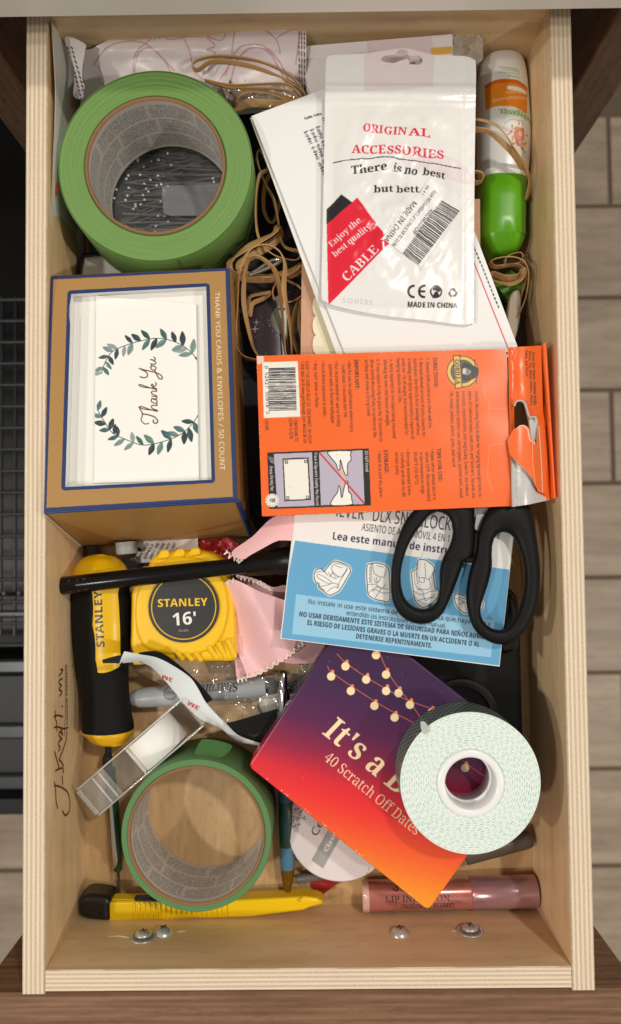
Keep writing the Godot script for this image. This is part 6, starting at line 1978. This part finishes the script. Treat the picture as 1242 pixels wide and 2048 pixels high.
func dispenser():
	var t := thing("tape_dispenser", "clear plastic dispenser holding a small white tape roll, beside the thin green roll", "tape dispenser", at(280, 1515, 6))
	var a := at(176, 1604.5, 30)
	var b := at(383, 1427, 38)
	var ax := (b - a)
	var ln := ax.length()
	ax = ax.normalized()
	var wd := ax.cross(Vector3.UP).normalized()
	var up := wd.cross(ax).normalized()
	var hw := 0.0098
	var X := func(x, w, y): return a + ax * x + wd * w + up * y
	var gl := clear(0.045, 0.05)
	var wall := 0.0011
	var xf := Transform3D(Basis(ax, up, wd), a)
	var deep := -0.028
	for s in [-1.0, 1.0]:
		var st := begin()
		box(st, Vector3(0, deep, s * hw - wall * 0.5), Vector3(ln, 0, s * hw + wall * 0.5), 0.0004, xf)
		part("side_wall", done([st]), gl, t)
	var st := begin()
	box(st, Vector3(-wall, deep, -hw + wall * 0.55), Vector3(0, 0.001, hw - wall * 0.55), 0.0004, xf)
	part("end_wall", done([st]), gl, t)
	st = begin()
	box(st, Vector3(ln, deep, -hw + wall * 0.55), Vector3(ln + wall, 0.001, hw - wall * 0.55), 0.0004, xf)
	part("end_wall", done([st]), gl, t)
	st = begin()
	box(st, Vector3(0, deep - wall, -hw + wall * 0.55), Vector3(ln, deep, hw - wall * 0.55), 0.0002, xf)
	part("bottom", done([st]), gl, t)
	st = begin()
	box(st, Vector3(0, -0.0012, -hw + wall * 0.55), Vector3(ln * 0.24, 0.0, hw - wall * 0.55), 0.0002, xf)
	part("tape_platform", done([st]), mat(Color(0.93, 0.93, 0.92, 0.12), 0.1, {"transparency": BaseMaterial3D.TRANSPARENCY_ALPHA}), t)
	# strengthening ribs and the bright moulded edges
	for x in [0.011, 0.016, 0.038]:
		st = begin()
		box(st, Vector3(x, -0.0005, -hw + 0.0007), Vector3(x + 0.0012, 0.0009, hw - 0.0007), 0.0004, xf)
		part("rib", done([st]), mat(Color(0.97, 0.97, 0.96, 0.4), 0.12, {"transparency": BaseMaterial3D.TRANSPARENCY_ALPHA}), t)
	for s in [-1.0, 1.0]:
		part("edge_bead", done([sweep([X.call(0.0, s * hw, 0.0), X.call(ln * 0.5, s * hw, 0.0002), X.call(ln, s * hw, 0.0)], [Vector2(0.0006, 0.0006)], 10)]), mat(Color(0.96, 0.96, 0.95, 0.35), 0.08, {"transparency": BaseMaterial3D.TRANSPARENCY_ALPHA}), t)
	# the roll, lying on its rim
	var c: Vector3 = X.call(ln * 0.60, 0.0, -0.0145)
	var rx := Transform3D(Basis(ax, wd, -up).orthonormalized(), c)
	part("tape_roll", done([lathe([Vector2(0.0125, -0.0088), Vector2(0.0125, 0.0088), Vector2(0.0160, 0.0089), Vector2(0.0164, 0.0086), Vector2(0.0164, -0.0086), Vector2(0.0160, -0.0089)], 72, rx)]), mat(c8(242, 240, 236), 0.5), t)
	part("core", done([lathe([Vector2(0.0112, -0.0088), Vector2(0.0112, 0.0088), Vector2(0.0124, 0.0088), Vector2(0.0124, -0.0088)], 48, rx)]), mat(c8(210, 208, 204), 0.4), t)
	# the strip of tape drawn out to the cutter
	st = begin()
	var prev := []
	for i in 9:
		var f := i / 8.0
		var e := [X.call(lerpf(ln * 0.46, 0.002, f), -0.0086, lerpf(-0.0052, 0.0006, f)), X.call(lerpf(ln * 0.46, 0.002, f), 0.0086, lerpf(-0.0052, 0.0006, f))]
		if prev:
			quad(st, prev[0], prev[1], e[1], e[0], up, [], true)
		prev = e
	part("tape_strip", done([st]), mat(Color(0.86, 0.86, 0.84, 0.08), 0.25, {"transparency": BaseMaterial3D.TRANSPARENCY_ALPHA}), t)
	st = begin()
	for i in 12:
		var w0 := -0.0088 + 0.0176 * i / 12.0
		var w1 := w0 + 0.0176 / 12.0
		tri(st, X.call(0.0, w0, 0.001), X.call(0.0, w1, 0.001), X.call(-0.0014, (w0 + w1) * 0.5, 0.0014), up)
		quad(st, X.call(0.002, w0, 0.001), X.call(0.002, w1, 0.001), X.call(0.0, w1, 0.001), X.call(0.0, w0, 0.001), up)
	part("cutter", done([st]), mat(c8(214, 214, 212), 0.2, {"metallic": 0.6}), t)

# a strip between two measured edges; each [u, v, h]
func strip(e0: Array, e1: Array, n: int, cross: int, bow: float, pr: Print, thick: float) -> ArrayMesh:
	var a := []
	var b := []
	for p in e0:
		a.append(at(p[0], p[1], p[2]))
	for p in e1:
		b.append(at(p[0], p[1], p[2]))
	a = curve(a, n)
	b = curve(b, n)
	var top := begin()
	var bot := begin()
	var dn := Vector3(0, -thick * 0.001, 0)
	for i in a.size() - 1:
		for j in cross:
			var f := func(ii: int, jj: int):
				var s := float(jj) / cross
				return (a[ii] as Vector3).lerp(b[ii], s) + Vector3(0, bow * 0.001 * sin(PI * s), 0)
			var q := [f.call(i, j), f.call(i + 1, j), f.call(i + 1, j + 1), f.call(i, j + 1)]
			var us := []
			if pr:
				for p in q:
					us.append(pr.uv(p))
			quad(top, q[0], q[1], q[2], q[3], Vector3.UP, us, true)
			quad(bot, q[0] + dn, q[1] + dn, q[2] + dn, q[3] + dn, Vector3.DOWN, [], true)
	return done([top, bot])

func velcro():
	var t := thing("fastener_strip", "curled black hook-and-loop strip with white backing paper printed in red", "fastener strip", at(380, 1400, 20))
	var z2 := func(x, y, h): return [80 + x / 2.003, 1060 + y / 2.003, h]
	var p := sheet_print(at(195, 1290, 36), at(560, 1290, 36), at(195, 1500, 36), 4.0, c8(226, 232, 234))
	var red := c8(198, 28, 44)
	p.text("3M", 80 + 538 / 2.003, 1060 + 592 / 2.003, 80 + 492 / 2.003, 1060 + 575 / 2.003, 9.5, red, "sansbold")
	p.text("3M", 80 + 640 / 2.003, 1060 + 712 / 2.003, 80 + 592 / 2.003, 1060 + 688 / 2.003, 9.5, red, "sansbold")
	var e0 := [z2.call(338, 486, 56), z2.call(400, 498, 53), z2.call(470, 512, 48), z2.call(540, 548, 43), z2.call(600, 590, 38), z2.call(630, 630, 36), z2.call(664, 690, 34), z2.call(710, 742, 31), z2.call(750, 780, 28), z2.call(800, 825, 25), z2.call(895, 858, 22)]
	var e1 := [z2.call(318, 535, 50), z2.call(385, 530, 45), z2.call(440, 545, 40), z2.call(490, 592, 36), z2.call(540, 650, 33), z2.call(580, 700, 31), z2.call(640, 755, 29), z2.call(720, 792, 27), z2.call(762, 828, 25), z2.call(800, 850, 23), z2.call(860, 862, 21)]
	part("backing_paper", strip(e0, e1, 5, 6, 1.2, p, 0.3), [mat_tex(p.tex(), 0.42), mat(c8(220, 224, 226), 0.5)], t)
	var pile := relief(mat(c8(16, 16, 17), 0.9, {"rim_enabled": true, "rim": 0.4}), 0.6, 0.05, 30.0)
	# the strip proper: just under the paper, showing at its ends and along one edge
	part("loop_strip", strip([z2.call(250, 520, 52), z2.call(300, 506, 54.5), z2.call(342, 500, 54)], [z2.call(252, 534, 50), z2.call(300, 534, 50.5), z2.call(330, 536, 49)], 5, 4, 0.5, null, 1.2), pile, t)
	part("loop_strip", strip([z2.call(395, 492, 48), z2.call(450, 486, 46), z2.call(500, 500, 42), z2.call(560, 545, 38), z2.call(610, 590, 35), z2.call(650, 630, 33), z2.call(692, 680, 30)], [z2.call(400, 530, 46), z2.call(440, 540, 40), z2.call(490, 580, 36), z2.call(530, 620, 34), z2.call(590, 660, 31), z2.call(630, 690, 30), z2.call(668, 694, 29)], 4, 4, 0.2, null, 1.2), pile, t)
	part("loop_strip", strip([z2.call(745, 775, 27), z2.call(800, 762, 25), z2.call(880, 738, 22), z2.call(960, 715, 18), z2.call(1010, 700, 16)], [z2.call(760, 800, 25), z2.call(810, 835, 22.5), z2.call(870, 852, 20), z2.call(950, 850, 17), z2.call(1010, 845, 15)], 5, 6, 1.0, null, 1.2), pile, t)
	var fz := begin()
	var g := RandomNumberGenerator.new()
	g.seed = 77
	for i in 120:
		var q := Vector2(g.randf_range(770, 950), 0)
		q.y = g.randf_range(800 - (q.x - 770) * 0.3, 845)
		var a := at(80 + q.x / 2.003, 1060 + q.y / 2.003, 24.5 - (q.x - 760) * 0.03)
		var d := Vector3(g.randf_range(-1, 1), g.randf_range(0.1, 0.7), g.randf_range(-1, 1)).normalized() * g.randf_range(0.001, 0.0028)
		var s := d.cross(Vector3.UP).normalized() * 0.00012
		quad(fz, a - s, a + s, a + d + s, a + d - s, Vector3.UP)
	var fo := part("fuzz", done([fz]), mat(c8(92, 90, 88), 0.8), t)
	fo.set_meta("kind", "stuff")

func marker_and_pen():
	# grey felt-tip marker
	var t := thing("marker_pen", "grey felt-tip marker with black lettering lying under the curled fastener strip", "marker pen", at(420, 1380, 2))
	var H := 12.0
	var ax := func(x): return at(80 + x / 2.003, 1060 + (668.0 - (x - 450.0) * 0.091) / 2.003, H)
	var mk := func(l):
		var path := []
		var secs := []
		for q in l:
			path.append(ax.call(q[0]))
			secs.append(Vector2(q[1], q[1]) * 0.001)
		return [path, secs]
	var pr := sheet_print(at(255, 1335, 18), at(560, 1335, 18), at(255, 1425, 18), 5.0, c8(168, 172, 176))
	pr.text("Sharpie", 80 + 796 / 2.003, 1060 + 612 / 2.003, 80 + 640 / 2.003, 1060 + 624 / 2.003, 17.0, c8(40, 40, 44), "serifbold", 0.25)
	for k in [[18.0, 1.3], [14.0, 0.9]]:
		var ring := []
		for i in 24:
			ring.append(Vector2(80 + 522 / 2.003 + cos(TAU * i / 24.0) * k[0] * 0.72, 1060 + 655 / 2.003 + sin(TAU * i / 24.0) * k[0] * 0.72))
		pr.line(ring, k[1], c8(74, 76, 80), true)
	pr.text("TLJ", 80 + 540 / 2.003, 1060 + 647 / 2.003, 80 + 508 / 2.003, 1060 + 650 / 2.003, 5.0, c8(74, 76, 80), "sansbold")
	var gm := mat_tex(pr.tex(), 0.32)
	var a = mk.call([[362, 3.2], [372, 4.6], [395, 5.8], [440, 6.3], [520, 6.5], [610, 6.5]])
	part("cap", done([sweep(a[0], a[1], 36, Vector3.UP, 2.0, pr)]), gm, t)
	a = mk.call([[606, 6.0], [700, 6.1], [860, 6.1], [905, 5.8]])
	part("barrel", done([sweep(a[0], a[1], 36, Vector3.UP, 2.0, pr)]), gm, t)
	a = mk.call([[904, 5.4], [944, 5.0], [946, 3.4], [990, 2.4]])
	part("collar", done([sweep(a[0], a[1], 28)]), mat(c8(36, 36, 38), 0.4), t)
	tag(part("black_pen", done([sweep([at(560, 1386, 9), at(600, 1366, 10), at(660, 1338, 11)], [Vector2(0.003, 0.003), Vector2(0.0042, 0.0042), Vector2(0.0046, 0.0046)], 24)]), mat(c8(22, 22, 24), 0.3)), "black pen end disappearing under the corner of the sunset-coloured box", "pen")
	tag(part("plastic_wrap", sheet(Z(80, 1060, 2.003, [380, 560, 470, 525, 780, 530, 900, 590, 1080, 530, 1130, 560, 1020, 700, 940, 740, 830, 760, 740, 770, 640, 700, 520, 640]), crumple(17.0, 5.0, 0.010, 21.0), 8.0, null, 0.15), mat(Color(0.95, 0.95, 0.94, 0.04), 0.08, {"transparency": BaseMaterial3D.TRANSPARENCY_ALPHA})), "crumpled clear plastic wrapper around the grey marker", "wrapper")
	tag(part("white_counter", done([lathe([Vector2(0.0001, 0.0), Vector2(0.0072, 0.0), Vector2(0.0077, -0.0006), Vector2(0.0077, -0.002)], 40, Transform3D(Basis(), at(543, 1408, 5)), false)]), mat(c8(226, 222, 210), 0.5)), "small white round plastic disc beside the chrome pen top", "disc")
	var hair := curve([at(487, 1462, 16), at(484, 1440, 18), at(490, 1415, 19), at(512, 1400, 20), at(540, 1396, 20), at(556, 1393, 18)], 6)
	tag(part("thread", done([sweep(hair, [Vector2(0.00012, 0.00012)], 5)]), mat(c8(60, 48, 40), 0.6)), "fine dark thread curving over the black fastener strip", "thread")
	# click pen
	var p := thing("click_pen", "blue and green click pen with a chrome top, passing under the sunset-coloured box", "pen", at(570, 1560, 4))
	var chrome := mat(c8(206, 206, 208), 0.12, {"metallic": 1.0})
	var pp := func(v): return at(566.0 + (v - 1342.0) * 0.022, v, 24.0 - (v - 1342.0) * 0.036)
	var sw := func(l):
		var path := []
		var secs := []
		for q in l:
			path.append(pp.call(q[0]))
			secs.append(Vector2(q[1], q[1]) * 0.001)
		return done([sweep(path, secs, 28, Vector3.UP)])
	part("button", sw.call([[1342, 1.8], [1344, 2.6], [1376, 2.7]]), chrome, p)
	part("ferrule", sw.call([[1376, 3.2], [1384, 3.9], [1421, 4.1]]), chrome, p)
	part("barrel", sw.call([[1421, 4.1], [1440, 4.3], [1560, 4.4], [1600, 4.4]]), mat(c8(38, 104, 148), 0.22, {"clearcoat_enabled": true, "clearcoat": 0.6}), p)
	part("grip", sw.call([[1600, 4.3], [1606, 4.6], [1612, 4.3], [1618, 4.6], [1660, 4.6], [1690, 4.6]]), mat(c8(18, 60, 56), 0.3, {"clearcoat_enabled": true, "clearcoat": 0.5}), p)
	part("lower_barrel", sw.call([[1690, 4.6], [1710, 4.7], [1734, 4.6]]), mat(c8(70, 120, 150), 0.2, {"clearcoat_enabled": true, "clearcoat": 0.6}), p)
	part("tip", sw.call([[1734, 4.5], [1750, 4.0], [1770, 2.8], [1786, 1.6], [1792, 0.8]]), mat(c8(150, 130, 60), 0.2, {"metallic": 0.9}), p)
	# green and steel pen by the side panel
	var q := thing("slim_pen", "slim dark green pen with a steel clip between dispenser, screwdriver shaft and thin green roll", "pen", at(228, 1650, 2))
	part("barrel", done([sweep([at(219, 1535, 9), at(226, 1610, 8), at(234, 1700, 7), at(236, 1738, 7), at(237, 1744, 7)], [Vector2(0.0034, 0.0034), Vector2(0.0036, 0.0036), Vector2(0.0036, 0.0036), Vector2(0.003, 0.003), Vector2(0.0012, 0.0012)], 24)]), mat(c8(28, 74, 40), 0.25, {"clearcoat_enabled": true, "clearcoat": 0.5}), q)
	part("clip", done([sweep([at(222, 1600, 12), at(229, 1700, 11), at(232, 1738, 9)], [Vector2(0.0016, 0.0008)], 10)]), chrome, q)
	part("tip", done([sweep([at(236, 1740, 7), at(240, 1786, 6)], [Vector2(0.0010, 0.0010), Vector2(0.0005, 0.0005)], 12)]), mat(c8(70, 54, 36), 0.5), q)

func knife():
	var t := thing("utility_knife", "yellow snap-off utility knife with a black end cap lying against the drawer front", "utility knife", at(400, 1815, 2))
	var yel := mat(c8(250, 208, 8), 0.28)
	part("body", plate(Z(0, 0, 1.0, [217, 1804, 420, 1803, 560, 1797, 610, 1794, 634, 1797, 646, 1803, 645, 1809, 620, 1816, 606, 1822, 500, 1835, 300, 1841, 262, 1842, 240, 1844, 217, 1843]), 17.0, 6.0, 1.6, 3), yel, t)
	part("rail", plate(Z(0, 0, 1.0, [178, 1803, 214, 1799, 300, 1800, 420, 1800, 590, 1793, 618, 1793, 634, 1797, 560, 1803, 420, 1807, 220, 1808, 178, 1808]), 15.0, 8.0, 0.8, 2), yel, t)
	part("end_cap", plate(curve(Z(0, 0, 1.0, [155, 1816, 157, 1800, 172, 1792, 200, 1794, 219, 1800, 220, 1824, 219, 1843, 196, 1844, 170, 1840, 157, 1832]), 3, true), 18.5, 2.0, 3.6, 4), mat(c8(26, 24, 24), 0.3), t)
	part("slider", plate(Z(0, 0, 1.0, [268, 1798, 300, 1797, 312, 1800, 340, 1800, 342, 1804, 270, 1804]), 17.5, 12.0, 0.8, 2), mat(c8(24, 22, 22), 0.4), t)
	var rm: ArrayMesh
	for i in 19:
		var u := 268.0 + i * 10.2
		var y0 := 1806.0 - i * 0.08
		var a := at(u, y0, 17.2)
		var b := at(u + 0.6, 1838.5 - i * 0.25, 17.2)
		part("ridge", done([sweep([a, a.lerp(b, 0.1), a.lerp(b, 0.9), b], [Vector2(0.0004, 0.0003), Vector2(0.0009, 0.0007), Vector2(0.0009, 0.0007), Vector2(0.0004, 0.0003)], 8)]), yel, t)
	var pr := sheet_print(at(585, 1790, 17.1), at(612, 1790, 17.1), at(585, 1808, 17.1), 8.0, Color(0.98, 0.8, 0.03, 0.0))
	pr.line(curve(Z(520, 1560, 3.881, [285, 935, 300, 918, 312, 925, 300, 940, 318, 940]), 4), 0.9, c8(50, 44, 20))
	pr.line(curve(Z(520, 1560, 3.881, [310, 908, 330, 912, 318, 922]), 4), 0.9, c8(50, 44, 20))
	var st := begin()
	quad(st, pr.o, pr.o + pr.ex * pr.w, pr.o + pr.ex * pr.w + pr.ey * pr.h, pr.o + pr.ey * pr.h, Vector3.UP)
	part("stamp", done([st]), mat_tex(pr.tex(), 0.4, {"transparency": BaseMaterial3D.TRANSPARENCY_ALPHA}), t)

func lip_gloss():
	var t := thing("lip_gloss", "rose pink lip gloss tube with a mauve cap lying along the drawer front", "lip gloss", at(900, 1786, 0))
	var H := 9.5
	var ln := func(u): return at(u, 1791.5 - (u - 724.0) * 0.027, H)
	var mk := func(l, pr, p):
		var path := []
		var secs := []
		for q in l:
			path.append(ln.call(q[0]))
			secs.append(Vector2(q[1], q[1]) * 0.001)
		return done([sweep(path, secs, 48, Vector3.UP, p, pr)])
	var pr := sheet_print(at(720, 1755, 17), at(950, 1755, 17), at(720, 1830, 17), 6.0, c8(188, 116, 106))
	var g := RandomNumberGenerator.new()
	g.seed = 3
	for i in 1500:
		pr.dot(Vector2(g.randf() * pr.im.get_width(), g.randf() * pr.im.get_height()), g.randf_range(0.8, 2.0), c8(226, 164, 150).lerp(c8(160, 90, 84), g.randf()))
	var k := c8(60, 34, 36)
	pr.text("LIP INJECTION", 770, 1803, 900, 1801, 12.0, k, "serif")
	pr.text("MAXIMUM PLUMP", 808, 1816.5, 904, 1813.5, 6.5, k, "sansbold")
	pr.line([Vector2(804, 1808), Vector2(907, 1805), Vector2(907, 1815.5), Vector2(804, 1818.5), Vector2(804, 1808)], 1.0, k)
	pr.line(curve(Z(520, 1560, 3.881, [1035, 850, 1055, 862, 1075, 855, 1060, 840]), 4), 2.0, k)
	part("tube_end", mk.call([[724, 8.0], [725, 8.6], [737, 8.7]], null, 2.6), mat(Color(0.83, 0.66, 0.60), 0.12, {"clearcoat_enabled": true, "clearcoat": 0.8}), t)
	part("tube", mk.call([[737, 8.7], [740, 8.75], [936, 8.75], [940, 8.5]], pr, 2.3), mat_tex(pr.tex(), 0.24, {"metallic": 0.35, "clearcoat_enabled": true, "clearcoat": 0.9, "clearcoat_roughness": 0.05}), t)
	part("cap", mk.call([[940, 8.9], [941, 9.3], [1068, 9.3], [1071, 9.0], [1072.5, 8.2]], null, 2.1), mat(c8(178, 136, 140), 0.2, {"metallic": 0.5}), t)
